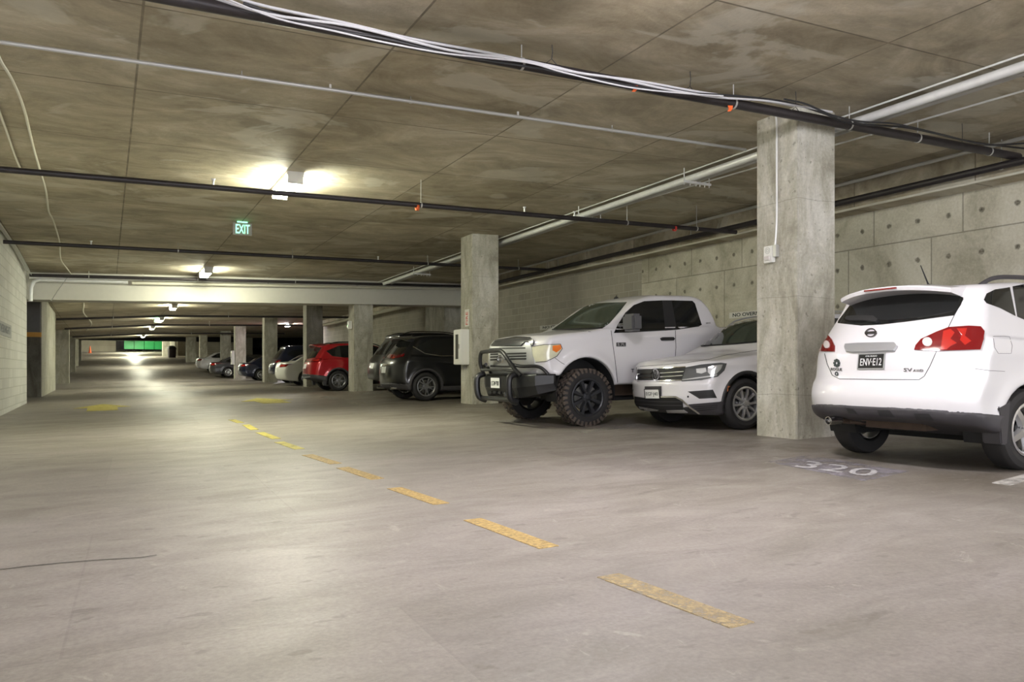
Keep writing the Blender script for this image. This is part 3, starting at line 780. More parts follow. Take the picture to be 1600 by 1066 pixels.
arrow(160, 642, 1.15, 3.4, 'large yellow floor arrow near the pale left wall')
arrow(434, 630, 1.25, 3.2, 'yellow floor arrow in front of the red SUV')
arrow(160, 588.5, 1.2, 4, 'far yellow floor arrow on the left of the aisle')
arrow(265, 586, 1.2, 4, 'far yellow floor arrow on the right of the aisle')
# bay number stencil
m = MB(); v, f, _ = text_mesh('320', .006)
q = [at_floor(1237, 731), at_floor(1375, 747), at_floor(1375 - 12, 735), at_floor(1258, 719)]
q = [at_floor(1240, 730), at_floor(1360, 746), at_floor(1378, 736), at_floor(1262, 721)]
vv = []
for a, b in v:
    p = q[0].lerp(q[1], a).lerp(q[3].lerp(q[2], a), b); vv.append((p.x, p.y, fz(p.x, p.y) + .006))
n = len(vv)
m.add(vv, f)
tag(m.build('bay_number', M['stencil']), 'white stencilled number 320 on the floor before the nearest SUV', 'floor marking')
floor_poly('overspray_patch', [tuple(at_floor(x, y)[:2]) for x, y in ((1200, 722), (1262, 712), (1420, 737), (1350, 752))], M['overspray'], 'faint lilac overspray patch around the stencilled 320', 'floor marking', lift=.002)
def stall_line(pts, label, mat='line_worn'):
    floor_poly('stall_line', [tuple(at_floor(x, y)[:2]) for x, y in pts], M[mat], label, 'floor marking', 'white bay lines')
stall_line([(1550, 755), (1578, 759), (1640, 742), (1610, 739)], 'white bay line end at the right edge of the floor', 'white_line')
stall_line([(898, 674), (915, 677), (1010, 664), (990, 662)], 'faint white bay line between the pickup and the compact white SUV')
stall_line([(770, 659), (790, 660), (862, 654), (845, 652)], 'short white bay line in front of the pickup wheels')
stall_line([(560, 614), (575, 617), (635, 611), (622, 609)], 'white bay line behind the black SUV')
stall_line([(545, 629), (560, 631), (575, 630), (566, 628)], 'small white dab on the floor before the black SUV')
stall_line([(500, 621), (525, 625), (540, 624), (512, 619)], 'faint white dab on the floor before the red SUV')
# long dark floor crack at the left
pp = [(0, 891), (40, 886), (90, 881), (150, 876), (220, 872), (245, 868)]
cpts = [at_floor(x, y) for x, y in pp]
m = MB()
for a, b in zip(cpts, cpts[1:]):
    w = .005
    m.add([(a.x, a.y - w, a.z + .003), (b.x, b.y - w, b.z + .003), (b.x, b.y + w, b.z + .003), (a.x, a.y + w, a.z + .003)], [(0, 1, 2, 3)])
tag(m.build('floor_crack', M['black']), 'long dark crack in the floor at the left edge', 'floor crack')

# ------------------------------------------------------------------ vehicles
def smax(a, b, r):
    h = np.clip(r - np.abs(a - b), 0, None) / r
    return np.maximum(a, b) + h * h * r * .25
def curve(xs, ys):
    """monotone cubic (PCHIP-like) interpolation, vectorised"""
    xs, ys = np.array(xs, float), np.array(ys, float)
    h = np.diff(xs); d = np.diff(ys) / h
    m = np.zeros(len(xs)); m[0], m[-1] = d[0], d[-1]
    for i in range(1, len(xs) - 1):
        if d[i - 1] * d[i] > 0:
            w1, w2 = 2 * h[i] + h[i - 1], h[i] + 2 * h[i - 1]
            m[i] = (w1 + w2) / (w1 / d[i - 1] + w2 / d[i])
    def f(x):
        x = np.asarray(x, float); c = np.clip(x, xs[0], xs[-1])
        i = np.clip(np.searchsorted(xs, c, side='right') - 1, 0, len(xs) - 2)
        t = (c - xs[i]) / h[i]; t2, t3 = t * t, t * t * t
        return (2 * t3 - 3 * t2 + 1) * ys[i] + (t3 - 2 * t2 + t) * h[i] * m[i] + (-2 * t3 + 3 * t2) * ys[i + 1] + (t3 - t2) * h[i] * m[i + 1]
    return f

class Body:
    """car body as a smooth solid; x from front (0) to rear (L), y sideways, z up"""
    def __init__(s, p):
        s.p = p; s.T = curve(*zip(*p['top'])); s.UF = curve(*zip(*p['front'])); s.UR = curve(*zip(*p['rear']))
        s.BELT = curve(*zip(*p['belt'])); s.B = curve(*zip(*p['bottom'])); s.WID = curve(*zip(*p['width']))
    def F(s, x, y, z, shell=0.0):
        p = s.p; ay = np.abs(y); W0 = p['W'] / 2
        q = np.clip(ay / W0, 0, 1.2)
        xf = x - p.get('cf', .28) * q ** 3 - p.get('cf2', .05) * q ** 2
        f = (s.UF(z) - xf) * p.get('nf', .97)
        xr = x + p.get('cr', .22) * q ** 3.2 + p.get('cr2', .05) * q ** 2
        g = s.UR(z); dg = (s.UR(z + .01) - s.UR(z - .01)) / .02
        r = (xr - g) / np.sqrt(1 + dg * dg)
        xt = x - p.get('ct', .16) * q ** 2.2 * np.clip((s.T(x) - p['hood_z']) * 4, 0, 1)
        t0 = s.T(xt); dt = (s.T(xt + .01) - s.T(xt - .01)) / .02
        t = (z - t0 + p.get('crown', .055) * q ** 2.4) / np.sqrt(1 + dt * dt)
        belt = s.BELT(x)
        w = W0 * s.WID(x)
        low = p['sill'] if 'sill' in p else .35
        side = w - .035 * np.clip((low + .28 - z) / .28, 0, 1) ** 2 - .02 * np.clip((z - (belt - .22)) / .22, 0, 1) ** 2
        side = side + p.get('char', .012) * np.exp(-((z - (belt - .12)) / .05) ** 2) - .018 * np.exp(-((z - .58) / .12) ** 2) * (1 - np.exp(-((x - p['wx'][0]) / .55) ** 2)) * (1 - np.exp(-((x - p['wx'][1]) / .55) ** 2))
        up = np.clip(z - belt, 0, None)
        side = side - np.minimum(up * 1.2, p.get('shoulder', .045)) - up * p.get('tumble', .30)
        for wx in p['wx']:
            dd = np.sqrt((x - wx) ** 2 + (z - p['wz']) ** 2)
            side = side + p.get('flare', .016) * np.exp(-((dd - p['ar'] - .03) / .07) ** 2) * (z > p['wz'] - .1)
        sd = (ay - side) * .95
        b = s.B(x) - z
        R = p.get('R', .07)
        o = smax(f, r, R); o = smax(o, t, p.get('Rt', .09)); o = smax(o, sd, R); o = smax(o, b, .05)
        o = o - shell
        for wx in p['wx']:
            dd = np.sqrt((x - wx) ** 2 + (z - p['wz']) ** 2)
            c = np.maximum(dd - p['ar'] - (0 if not shell else 0), (W0 - .34) - ay)
            o = smax(o, -c, .015)
        if 'cut' in p: o = p['cut'](o, x, y, z)
        return o
    def grad(s, P, fn=None, e=2e-3):
        fn = fn or s.F; P = np.asarray(P)
        g = np.stack([fn(P[:, 0] + e, P[:, 1], P[:, 2]) - fn(P[:, 0] - e, P[:, 1], P[:, 2]),
                      fn(P[:, 0], P[:, 1] + e, P[:, 2]) - fn(P[:, 0], P[:, 1] - e, P[:, 2]),
                      fn(P[:, 0], P[:, 1], P[:, 2] + e) - fn(P[:, 0], P[:, 1], P[:, 2] - e)], 1) / (2 * e)
        return g

def surface_net(fn, lo, hi, c):
    ax = [np.arange(lo[i], hi[i] + c, c) for i in range(3)]
    X, Y, Z = np.meshgrid(*ax, indexing='ij')
    V = fn(X, Y, Z); nx, ny, nz = V.shape
    S = V < 0
    acc = np.zeros((nx - 1, ny - 1, nz - 1, 3)); cnt = np.zeros((nx - 1, ny - 1, nz - 1))
    G = np.stack([X, Y, Z], -1)
    def sl(a, o, n): return slice(o, n - 1 + o) if a else slice(0, n - 1)
    quads = []
    for axis in range(3):
        d = [0, 0, 0]; d[axis] = 1
        A = [slice(0, n - dd) for n, dd in zip(V.shape, d)]
        Bx = [slice(dd, n) for n, dd in zip(V.shape, d)]
        va, vb = V[tuple(A)], V[tuple(Bx)]
        cr = (va < 0) != (vb < 0)
        idx = np.argwhere(cr)
        a = va[cr]; b = vb[cr]; t = a / (a - b)
        P = G[idx[:, 0], idx[:, 1], idx[:, 2]].astype(float)
        P[:, axis] += t * c
        oth = [k for k in range(3) if k != axis]
        cells = []
        for i, j in ((0, 0), (-1, 0), (-1, -1), (0, -1)):
            q = idx.copy(); q[:, oth[0]] += i; q[:, oth[1]] += j; cells.append(q)
        ok = np.ones(len(idx), bool)
        for q in cells:
            for k, n in enumerate((nx - 1, ny - 1, nz - 1)): ok &= (q[:, k] >= 0) & (q[:, k] < n)
        for q in cells:
            np.add.at(acc, (q[ok, 0], q[ok, 1], q[ok, 2]), P[ok]); np.add.at(cnt, (q[ok, 0], q[ok, 1], q[ok, 2]), 1)
        lin = [q[ok, 0] * (ny - 1) * (nz - 1) + q[ok, 1] * (nz - 1) + q[ok, 2] for q in cells]
        Q = np.stack(lin, 1)
        flip = (a[ok] > 0) ^ (axis == 1)
        Q[flip] = Q[flip][:, ::-1]
        quads.append(Q)
    Q = np.concatenate(quads)
    used = np.flatnonzero(cnt.ravel() > 0)
    remap = -np.ones(cnt.size, int); remap[used] = np.arange(len(used))
    vs = acc.reshape(-1, 3)[used] / cnt.ravel()[used][:, None]
    return vs, remap[Q]

def np_mesh(name, vs, fs, mat, parent=None, smooth=True):
    me = bpy.data.meshes.new(name)
    me.from_pydata([tuple(v) for v in vs], [], [tuple(map(int, f)) for f in fs]); me.update()
    if smooth: me.polygons.foreach_set('use_smooth', [True] * len(me.polygons))
    me.materials.append(mat)
    o = bpy.data.objects.new(name, me); COL.objects.link(o)
    if parent: o.parent = parent
    return o

def solidify_fn(B, fn, p, c, name, mat, parent, lo=None, hi=None, iters=3):
    lo = lo or (-.14, -p['W'] / 2 - .1, .12); hi = hi or (p['L'] + .1, p['W'] / 2 + .1, p['H'] + .06)
    vs, fs = surface_net(fn, lo, hi, c)
    for _ in range(iters):
        g = B.grad(vs, fn); v = fn(vs[:, 0], vs[:, 1], vs[:, 2])
        n2 = np.maximum((g * g).sum(1), .2)
        st = (v / n2)[:, None] * g
        L = np.sqrt((st * st).sum(1)); k = np.minimum(1, c * .4 / np.maximum(L, 1e-9))
        vs = vs - st * k[:, None]
    return np_mesh(name, vs, fs, mat, parent), vs, fs

class Car:
    def __init__(s, name, label, cat, p, X, Y, nose, paint, group=None, cell=.03, dz=0.0):
        """nose -1: faces the aisle (towards -X); +1: faces the wall. X = world X of the end nearest the aisle, Y = centre line"""
        s.p = p; rz = 0 if nose < 0 else PI
        XX = X if nose < 0 else X + p['L']
        b = math.atan(SLX) * (-1 if nose < 0 else 1)
        # put wheels on the floor
        zx = fz(XX, Y)
        s.t = thing(name, label, cat, (XX, Y, zx + dz), (0, b, rz), group)
        s.M = Matrix.LocRotScale(s.t.location, s.t.rotation_euler, None)
        s.Mi = s.M.inverted()
        s.B = Body(p); s.paint = paint
        s.body, vs, fs = solidify_fn(s.B, s.B.F, p, cell, 'body', paint, s.t)
        s.bvh = BVHTree.FromPolygons([tuple(v) for v in vs], [tuple(map(int, f)) for f in fs])
        s.o = s.Mi @ CAMP; s.R = s.Mi.to_3x3()
    def cladding(s, mat, region, name='cladding', off=.012, cell=.03):
        fn = lambda x, y, z: smax(smax(s.B.F(x, y, z, off), region(x, y, z), .012), -(s.B.F(x, y, z) + .05), .01)
        o, _, _ = solidify_fn(s.B, fn, s.p, cell, name, mat, s.t, iters=3)
        return o
    # --- projections: 2D -> ray (origin, direction) in car space
    def ray(s, how):
        if how == 'cam': return lambda a, b: (s.o, (s.R @ rdir(a, b)).normalized())
        if how == 'side': return lambda a, b: (Vector((a, -3, b)), Vector((0, 1, 0)))       # a = x along car, -Y side
        if how == 'rear': return lambda a, b: (Vector((9, a, b)), Vector((-1, 0, 0)))
        if how == 'front': return lambda a, b: (Vector((-3, a, b)), Vector((1, 0, 0)))
        if how == 'top': return lambda a, b: (Vector((a, b, 4)), Vector((0, 0, -1)))
    def hit(s, a, b, how='cam', off=0.0):
        o, d = s.ray(how)(a, b)
        loc, n, i, dist = s.bvh.ray_cast(o, d)
        if loc is None: return None
        return loc
    def conform(s, verts2, faces, how, name, mat, off=.004, thick=.008, mirror=False, parent=None, both=False, smooth=True):
        R = s.ray(how); P = []; ok = []
        for a, b in verts2:
            o, d = R(a, b); loc, n, i, dist = s.bvh.ray_cast(o, d)
            ok.append(loc is not None); P.append(loc if loc is not None else Vector((0, 0, 0)))
        # drop faces that fall off the body
        fs = [f for f in faces if all(ok[i] for i in f)]
        if not fs: print('conform failed', name); return None
        used = sorted({i for f in fs for i in f}); mp = {u: k for k, u in enumerate(used)}
        A = np.array([P[u] for u in used]); fs = [tuple(mp[i] for i in f) for f in fs]
        g = s.B.grad(A, e=.012); g /= np.maximum(np.linalg.norm(g, axis=1), 1e-6)[:, None]
        # consistent winding: outward
        f0 = fs[0]; nn = np.cross(A[f0[1]] - A[f0[0]], A[f0[2]] - A[f0[0]])
        tot = 0
        for f in fs[:200]:
            nn = np.cross(A[f[1]] - A[f[0]], A[f[2]] - A[f[0]]); tot += float(nn @ g[f[0]])
        if tot < 0: fs = [tuple(reversed(f)) for f in fs]
        top = A + g * off; bot = A + g * (off - thick); n = len(A)
        ec = {}
        for f in fs:
            for i in range(len(f)):
                e = (f[i], f[(i + 1) % len(f)]); ec.setdefault(frozenset(e), []).append(e)
        F = list(fs) + [tuple(i + n for i in reversed(f)) for f in fs] + [(j, i, i + n, j + n) for es in ec.values() if len(es) == 1 for i, j in es]
        V = np.concatenate([top, bot])
        outs = []
        def mk(V, F):
            me = bpy.data.meshes.new(name); me.from_pydata([tuple(v) for v in V], [], F); me.update()
            if smooth:
                nf = len(fs)
                me.polygons.foreach_set('use_smooth', [k < 2 * nf for k in range(len(F))])
                bm = bmesh.new(); bm.from_mesh(me)
                for e in bm.edges:
                    if len(e.link_faces) == 2 and e.calc_face_angle(0) > .9: e.smooth = False
                bm.to_mesh(me); bm.free()
            me.materials.append(mat)
            o = bpy.data.objects.new(name, me); COL.objects.link(o); o.parent = parent or s.t
            return o
        outs.append(mk(V, F))
        if mirror:
            V2 = V.copy(); V2[:, 1] *= -1; outs.append(mk(V2, [tuple(reversed(f)) for f in F]))
        return outs[0] if not mirror else outs
    def patch(s, poly, how, name, mat, step=None, off=.004, thick=.008, mirror=False, parent=None, round_=0):
        """curved panel: polygon given in a view, laid on the body with a real thickness"""
        step = step or (3.0 if how == 'cam' else .03)
        if round_:
            for _ in range(round_):
                q = []
                for i in range(len(poly)):
                    a, b = poly[i], poly[(i + 1) % len(poly)]
                    q += [(a[0] * .78 + b[0] * .22, a[1] * .78 + b[1] * .22), (a[0] * .22 + b[0] * .78, a[1] * .22 + b[1] * .78)]
                poly = q
        bd = []
        for i in range(len(poly)):
            a, b = poly[i], poly[(i + 1) % len(poly)]
            L = math.dist(a, b); k = max(1, int(math.ceil(L / step)))
            bd += [(a[0] + (b[0] - a[0]) * j / k, a[1] + (b[1] - a[1]) * j / k) for j in range(k)]
        xs = [a for a, b in bd]; ys = [b for a, b in bd]
        pts = [Vector(q) for q in bd]; n = len(bd)
        inn = []
        bdn = np.array(bd)
        for gx in np.arange(min(xs) + step / 2, max(xs), step):
            for gy in np.arange(min(ys) + step / 2, max(ys), step):
                if np.min(np.hypot(bdn[:, 0] - gx, bdn[:, 1] - gy)) > step * .5: inn.append(Vector((gx, gy)))
        r = geometry.delaunay_2d_cdt(pts + inn, [(i, (i + 1) % n) for i in range(n)], [], 1, 1e-6)
        return s.conform([tuple(v) for v in r[0]], [tuple(f) for f in r[2]], how, name, mat, off, thick, mirror, parent)
    def strip(s, path, w, how, name, mat, off=.004, thick=.006, mirror=False, parent=None, closed=False, sub=1):
        """thin band following a path"""
        pts = []
        P = list(path) + ([path[0]] if closed else [])
        st = 4.0 if how == 'cam' else .04
        for a, b in zip(P, P[1:]):
            k = max(1, int(math.ceil(math.dist(a, b) / st))); pts += [(a[0] + (b[0] - a[0]) * j / k, a[1] + (b[1] - a[1]) * j / k) for j in range(k)]
        pts.append(P[-1])
        V = []
        for i, q in enumerate(pts):
            a, b = pts[max(i - 1, 0)], pts[min(i + 1, len(pts) - 1)]
            tx, ty = b[0] - a[0], b[1] - a[1]; L = math.hypot(tx, ty) or 1
            V += [(q[0] - ty / L * w / 2, q[1] + tx / L * w / 2), (q[0] + ty / L * w / 2, q[1] - tx / L * w / 2)]
        Fs = [(2 * i, 2 * i + 1, 2 * i + 3, 2 * i + 2) for i in range(len(pts) - 1)]
        return s.conform(V, Fs, how, name, mat, off, thick, mirror, parent)
    def text(s, txt, quad, how, name, mat, off=.008, thick=.004, parent=None, mesh=None):
        v, f, _ = mesh or text_mesh(txt)
        q = quad  # bl, br, tr, tl
        V = []
        for a, b in v:
            x = (q[0][0] * (1 - a) + q[1][0] * a) * (1 - b) + (q[3][0] * (1 - a) + q[2][0] * a) * b
            y = (q[0][1] * (1 - a) + q[1][1] * a) * (1 - b) + (q[3][1] * (1 - a) + q[2][1] * a) * b
            V.append((x, y))
        return s.conform(V, f, how, name, mat, off, thick, parent=parent, smooth=False)
    def plate(s, quad, how, text, board, ink, top_text=None, off=.012, parent=None, mirror_y=False, frame=None):
        """number plate: rigid rectangle fitted to four projected corners"""
        P = [s.hit(a, b, how) for a, b in quad]  # bl, br, tr, tl
        if any(p is None for p in P): print('plate failed'); return
        o = (P[0] + P[1] + P[2] + P[3]) / 4
        rt = ((P[1] - P[0]) + (P[2] - P[3])).normalized(); up = ((P[3] - P[0]) + (P[2] - P[1])); up = (up - rt * up.dot(rt)).normalized()
        n = rt.cross(up).normalized()
        w, h = .305, .152
        w = ((P[1] - P[0]).length + (P[2] - P[3]).length) / 2; h = ((P[3] - P[0]).length + (P[2] - P[1]).length) / 2
        o = o + n * off
        pm = MB()
        c = [o + rt * (a * w / 2) + up * (b * h / 2) for a, b in ((-1, -1), (1, -1), (1, 1), (-1, 1))]
        pm.add(c + [q - n * (off + .006) for q in c], [(0, 1, 2, 3), (7, 6, 5, 4), (1, 0, 4, 5), (2, 1, 5, 6), (3, 2, 6, 7), (0, 3, 7, 4)])
        pl = pm.build('number_plate', board, parent or s.t)
        bl = o - rt * w / 2 - up * h / 2
        if text.strip():
            tm = MB(); text_box(tm, text, bl + rt * w * .09 + up * h * .20 + n * .001, rt, up, w * .82, h * .50, n, .002); tm.build('plate_characters', ink, pl)
        if top_text:
            tm = MB(); text_box(tm, top_text, bl + rt * w * .28 + up * h * .80 + n * .001, rt, up, w * .44, h * .11, n, .002); tm.build('plate_state_name', ink, pl)
        if frame:
            fr = MB()
            for (a0, b0, a1, b1) in ((-1.05, -1.1, 1.05, -.97), (-1.05, .97, 1.05, 1.1), (-1.05, -1.1, -.97, 1.1), (.97, -1.1, 1.05, 1.1)):
                cc = [o + rt * (a * w / 2) + up * (b * h / 2) + n * .003 for a, b in ((a0, b0), (a1, b0), (a1, b1), (a0, b1))]
                fr.add(cc + [q - n * .008 for q in cc], [(0, 1, 2, 3), (7, 6, 5, 4), (1, 0, 4, 5), (2, 1, 5, 6), (3, 2, 6, 7), (0, 3, 7, 4)])
            fr.build('plate_frame', frame, pl)
        return pl
    def wheels(s, R, w, rimR, style, rim_mat, tyre_mat, track=None, tread=False):
        p = s.p; tr = track or p['W'] / 2 - .015
        proto = {}
        for wx in p['wx']:
            for sgn in (-1, 1):
                if not proto:
                    proto['t'], proto['r'], proto['k'] = wheel_meshes(R, w, rimR, style, tread)
                tm, rm = proto['t'], proto['r']
                ry = bpy.data.objects.new('wheel', rm); COL.objects.link(ry); ry.parent = s.t
                if not rm.materials: rm.materials.append(rim_mat); tm.materials.append(tyre_mat)
                ry.location = (wx, sgn * tr, R + p.get('wheel_dz', 0)); ry.rotation_euler = (0, .3 + wx, 0 if sgn < 0 else PI)
                ty = bpy.data.objects.new('tyre', tm); COL.objects.link(ty); ty.parent = ry
                if tread:
                    km = proto['k']
                    if not km.materials: km.materials.append(M['rubber_dusty'])
                    kk = bpy.data.objects.new('tyre_tread', km); COL.objects.link(kk); kk.parent = ry
                if not proto.get('d'):
                    d = MB(); d.lathe([(.02, .07), (rimR * .72, .07), (rimR * .72, .10), (.02, .10)], 28, 'Y'); proto['d'] = d
                    dd = d.build('brake_disc', M['dark_chrome'], ry, smooth=True); proto['dm'] = dd.data
                else:
                    dd = bpy.data.objects.new('brake_disc', proto['dm']); COL.objects.link(dd); dd.parent = ry
        # dark wheel housings
        for wx in p['wx']:
            for sgn in (-1, 1):
                m = MB(); a = p['ar'] + .0; y1 = sgn * (p['W'] / 2 - .06); y0 = sgn * (p['W'] / 2 - .345)
                m.lathe([(a - .014, y1 + sgn * .03), (a - .006, y1 + sgn * .03), (a - .006, y0), (.01, y0 + sgn * .006), (.01, y0 + sgn * .014), (a - .014, y0 + sgn * .014)], 48, 'Y', (wx, 0, p['wz']), close=True)
                o = m.build('wheel_housing', M['wheel_well'], s.t, smooth=True)
                # keep only what is above the sill
                bm = bmesh.new(); bm.from_mesh(o.data)
                bmesh.ops.bisect_plane(bm, geom=list(bm.verts) + list(bm.edges) + list(bm.faces), plane_co=(0, 0, p['wz'] - .12), plane_no=(0, 0, -1), clear_outer=True)
                bm.to_mesh(o.data); bm.free()

def wheel_meshes(R, w, rimR, style, tread):
    """wheel around the Y axis, outer face towards -Y"""
    hw = w / 2; T = MB(); TR = MB()
    k = 64
    prof = [(rimR - .005, 0 + .012), (rimR + .012, .0), (rimR + (R - rimR) * .5, -.010), (R - .022, .006), (R - .004, .030), (R, .055), (R, w - .055), (R - .004, w - .03), (R - .02, w - .008), (rimR, w), (rimR - .008, w - .01), (rimR - .012, w / 2)]
    T.lathe(prof, k, 'Y', close=True)
    if tread:
        n = 34
        for i in range(n):
            for (y0, y1, dphi, zz) in ((-.012, .05, 0, 0), (.06, .115, .5, 0), (.125, .18, 0, 0), (.19, w + .006, .5, 0)):
                a0 = 2 * PI * (i + dphi) / n; a1 = a0 + 2 * PI / n * .62
                ra, rb = R - .012, R + .009
                V = []
                sh = .05 if (i % 2) else -.03
                for (rr, yy, sk) in ((ra, y0, 0), (rb, y0 + .008, 0), (rb, y1 - .006, sh), (ra, y1, sh)):
                    for a in (a0, a1): V.append((rr * math.cos(a + sk), yy, rr * math.sin(a + sk)))
                TR.add(V, [(0, 2, 3, 1), (2, 4, 5, 3), (4, 6, 7, 5), (0, 6, 4, 2), (1, 3, 5, 7), (0, 1, 7, 6)])
            # shoulder lugs
            a0 = 2 * PI * i / n; a1 = a0 + 2 * PI / n * .5
            V = []
            for (rr, yy) in ((R - .005, .0), (R - .06, -.012), (R - .06, .004), (R - .005, .02)):
                for a in (a0, a1): V.append((rr * math.cos(a), yy - .006, rr * math.sin(a)))
            TR.add(V, [(0, 2, 3, 1), (2, 4, 5, 3), (4, 6, 7, 5), (0, 6, 4, 2), (1, 3, 5, 7), (0, 1, 7, 6)])
    Rm = MB()
    Rm.lathe([(rimR + .006, -.004), (rimR + .004, .008), (rimR - .018, .012), (rimR - .022, .05), (rimR - .03, w - .01), (rimR - .036, w - .01), (rimR - .034, .05), (rimR - .030, .006), (rimR - .012, -.008)], 56, 'Y', close=True)
    Rm.lathe([(.012, -.002), (.035, .0), (.040, .01), (.075, .018), (.08, .06), (.012, .06)], 24, 'Y')
    def spoke(a, wi, wo, y_in, y_out, th=.022, r0=.055, r1=None, skew=0.0):
        r1 = r1 or rimR - .018
        V = []
        for t in (0, .5, 1):
            r = r0 + (r1 - r0) * t; ww = wi + (wo - wi) * t; y = y_in + (y_out - y_in) * t - (.006 if t == .5 else 0)
            aa = a + skew * t
            cx, cz_ = r * math.cos(aa), r * math.sin(aa); nx, nz_ = -math.sin(aa), math.cos(aa)
            V += [(cx - nx * ww, y + th, cz_ - nz_ * ww), (cx - nx * ww * .7, y, cz_ - nz_ * ww * .7), (cx + nx * ww * .7, y, cz_ + nz_ * ww * .7), (cx + nx * ww, y + th, cz_ + nz_ * ww)]
        Fs = []
        for i in range(2):
            for j in range(4): Fs.append((i * 4 + j, i * 4 + (j + 1) % 4, (i + 1) * 4 + (j + 1) % 4, (i + 1) * 4 + j))
        Fs += [(0, 3, 2, 1), (8, 9, 10, 11)]
        Rm.add(V, Fs)
    if style == 'double5':
        for i in range(5):
            for dd in (-.19, .19): spoke(2 * PI * i / 5 + dd * .55, .020, .017, .010, .004, skew=dd * .55)
    elif style == 'multi10':
        for i in range(10): spoke(2 * PI * i / 10 + (.08 if i % 2 else -.08), .017, .021, .012, .004, skew=(-.10 if i % 2 else .10))
    elif style == 'five':
        for i in range(5): spoke(2 * PI * i / 5, .042, .036, .004, -.002, th=.035)
    elif style == 'block8':
        for i in range(8): spoke(2 * PI * i / 8, .018, .040, .016, .004, th=.04)
        for i in range(24):
            a = 2 * PI * i / 24; r = rimR - .016
            Rm.lathe([(.002, -.014), (.006, -.012), (.006, -.002)], 6, 'Y', (r * math.cos(a), 0, r * math.sin(a)))
    for i in range(5):
        a = 2 * PI * (i + .5) / 5; Rm.lathe([(.003, -.006), (.009, -.004), (.009, .02)], 8, 'Y', (.056 * math.cos(a), 0, .056 * math.sin(a)))
    out = []
    for mb, nm in ((T, 'tyre'), (Rm, 'wheel'), (TR, 'tyre_tread')):
        me = bpy.data.meshes.new(nm); me.from_pydata(mb.v, [], mb.f); me.update()
        bm = bmesh.new(); bm.from_mesh(me); bmesh.ops.recalc_face_normals(bm, faces=bm.faces)
        for f in bm.faces: f.smooth = True
        for e in bm.edges:
            if len(e.link_faces) == 2 and e.calc_face_angle(0) > .55: e.smooth = False
        bm.to_mesh(me); bm.free(); out.append(me)
    return out

def ring2(n=28, r=1.0, t=.18):
    """2D ring in the unit square"""
    V, Fs = [], []
    for i in range(n):
        a = 2 * PI * i / n
        for rr in (r, r - t): V.append((.5 + rr * .5 * math.cos(a), .5 + rr * .5 * math.sin(a)))
    for i in range(n):
        j = (i + 1) % n; Fs.append((2 * i, 2 * j, 2 * j + 1, 2 * i + 1))
    return V, Fs
def bars2(segs, t):
    """2D thick segments in the unit square"""
    V, Fs = [], []
    for (x0, y0, x1, y1) in segs:
        L = math.hypot(x1 - x0, y1 - y0); nx, ny = -(y1 - y0) / L * t / 2, (x1 - x0) / L * t / 2
        b = len(V); V += [(x0 + nx, y0 + ny), (x1 + nx, y1 + ny), (x1 - nx, y1 - ny), (x0 - nx, y0 - ny)]; Fs.append((b, b + 1, b + 2, b + 3))
    return V, Fs
def join2(*parts):
    V, Fs = [], []
    for v, f in parts:
        b = len(V); V += list(v); Fs += [tuple(i + b for i in q) for q in f]
    return V, Fs, 1

def below(zfun, p, ring=.05):
    """region for lower cladding: below a height line or in a ring around the arches"""
    zc = curve(*zip(*zfun))
    def r(x, y, z):
        o = z - zc(x)
        for wx in p['wx']:
            dd = np.sqrt((x - wx) ** 2 + (z - p['wz']) ** 2) - p['ar'] - ring
            o = np.minimum(o, np.maximum(dd, p['W'] / 2 - .25 - np.abs(y)))
        return o
    return r
def spoiler(car, x0, x1, hw, z0, z1, drop=.05, mat=None, back=.12, th=.035):
    m = MB(); n = 24; V = []
    for i in range(n + 1):
        y = -hw + 2 * hw * i / n; q = (abs(y) / hw)
        xe = x1 - back * q ** 2.5; ze = z1 - drop * q ** 2.2; zs = z0 - drop * 1.1 * q ** 2.2
        V += [(x0, y, zs), ((x0 + xe) / 2, y, (zs + ze) / 2 + .012), (xe - .01, y, ze), (xe, y, ze - .012), (xe - .01, y, ze - th), (x0 + .05, y, zs - .09)]
    F = []
    for i in range(n):
        for k in range(6): F.append((i * 6 + k, i * 6 + (k + 1) % 6, (i + 1) * 6 + (k + 1) % 6, (i + 1) * 6 + k))
    F += [tuple(range(6)), tuple(n * 6 + k for k in range(5, -1, -1))]
    m.add(V, F); return m.build('spoiler', mat or car.paint, car.t, smooth=True)
def roof_rails(car, x0, x1, y, mat, h=.045, r=.014):
    for sg in (-1, 1):
        pts = []
        for i in range(15):
            t = i / 14; x = x0 + (x1 - x0) * t
            q = car.hit(x, sg * y, 'top'); z = q.z if q else car.p['H']
            e = min(t, 1 - t) / .12; pts.append(Vector((x, sg * y, z + (h * min(1, e) ** .6 if e > 0 else -.01))))
        MB().tube(smooth_path(pts, 3), [r] * (14 * 3 + 1), 8).build('roof_rail', mat, car.t, smooth=True)
def antenna(car, x, L=.3, lean=.5, y=0.0, mat=None):
    q = car.hit(x, y, 'top'); m = MB()
    m.lathe([(.045, -.01), (.04, .015), (.012, .035), (.004, .038)], 14, 'Z', tuple(q)); o = m.build('antenna_base', M['black'], car.t, smooth=True)
    m = MB(); m.tube([q + Vector((0, 0, .02)), q + Vector((L * math.sin(lean), 0, .02 + L * math.cos(lean)))], [.008, .004], 8); m.build('antenna_mast', M['black'], o, smooth=True)
def fin(car, x, mat):
    q = car.hit(x, 0, 'top'); m = MB(); z = q.z - .01
    m.prism([(x - .09, z), (x + .07, z), (x + .06, z + .06), (x + .03, z + .065)], -.02, .02, 'Y'); m.build('antenna_fin', mat, car.t, bevel=.006)
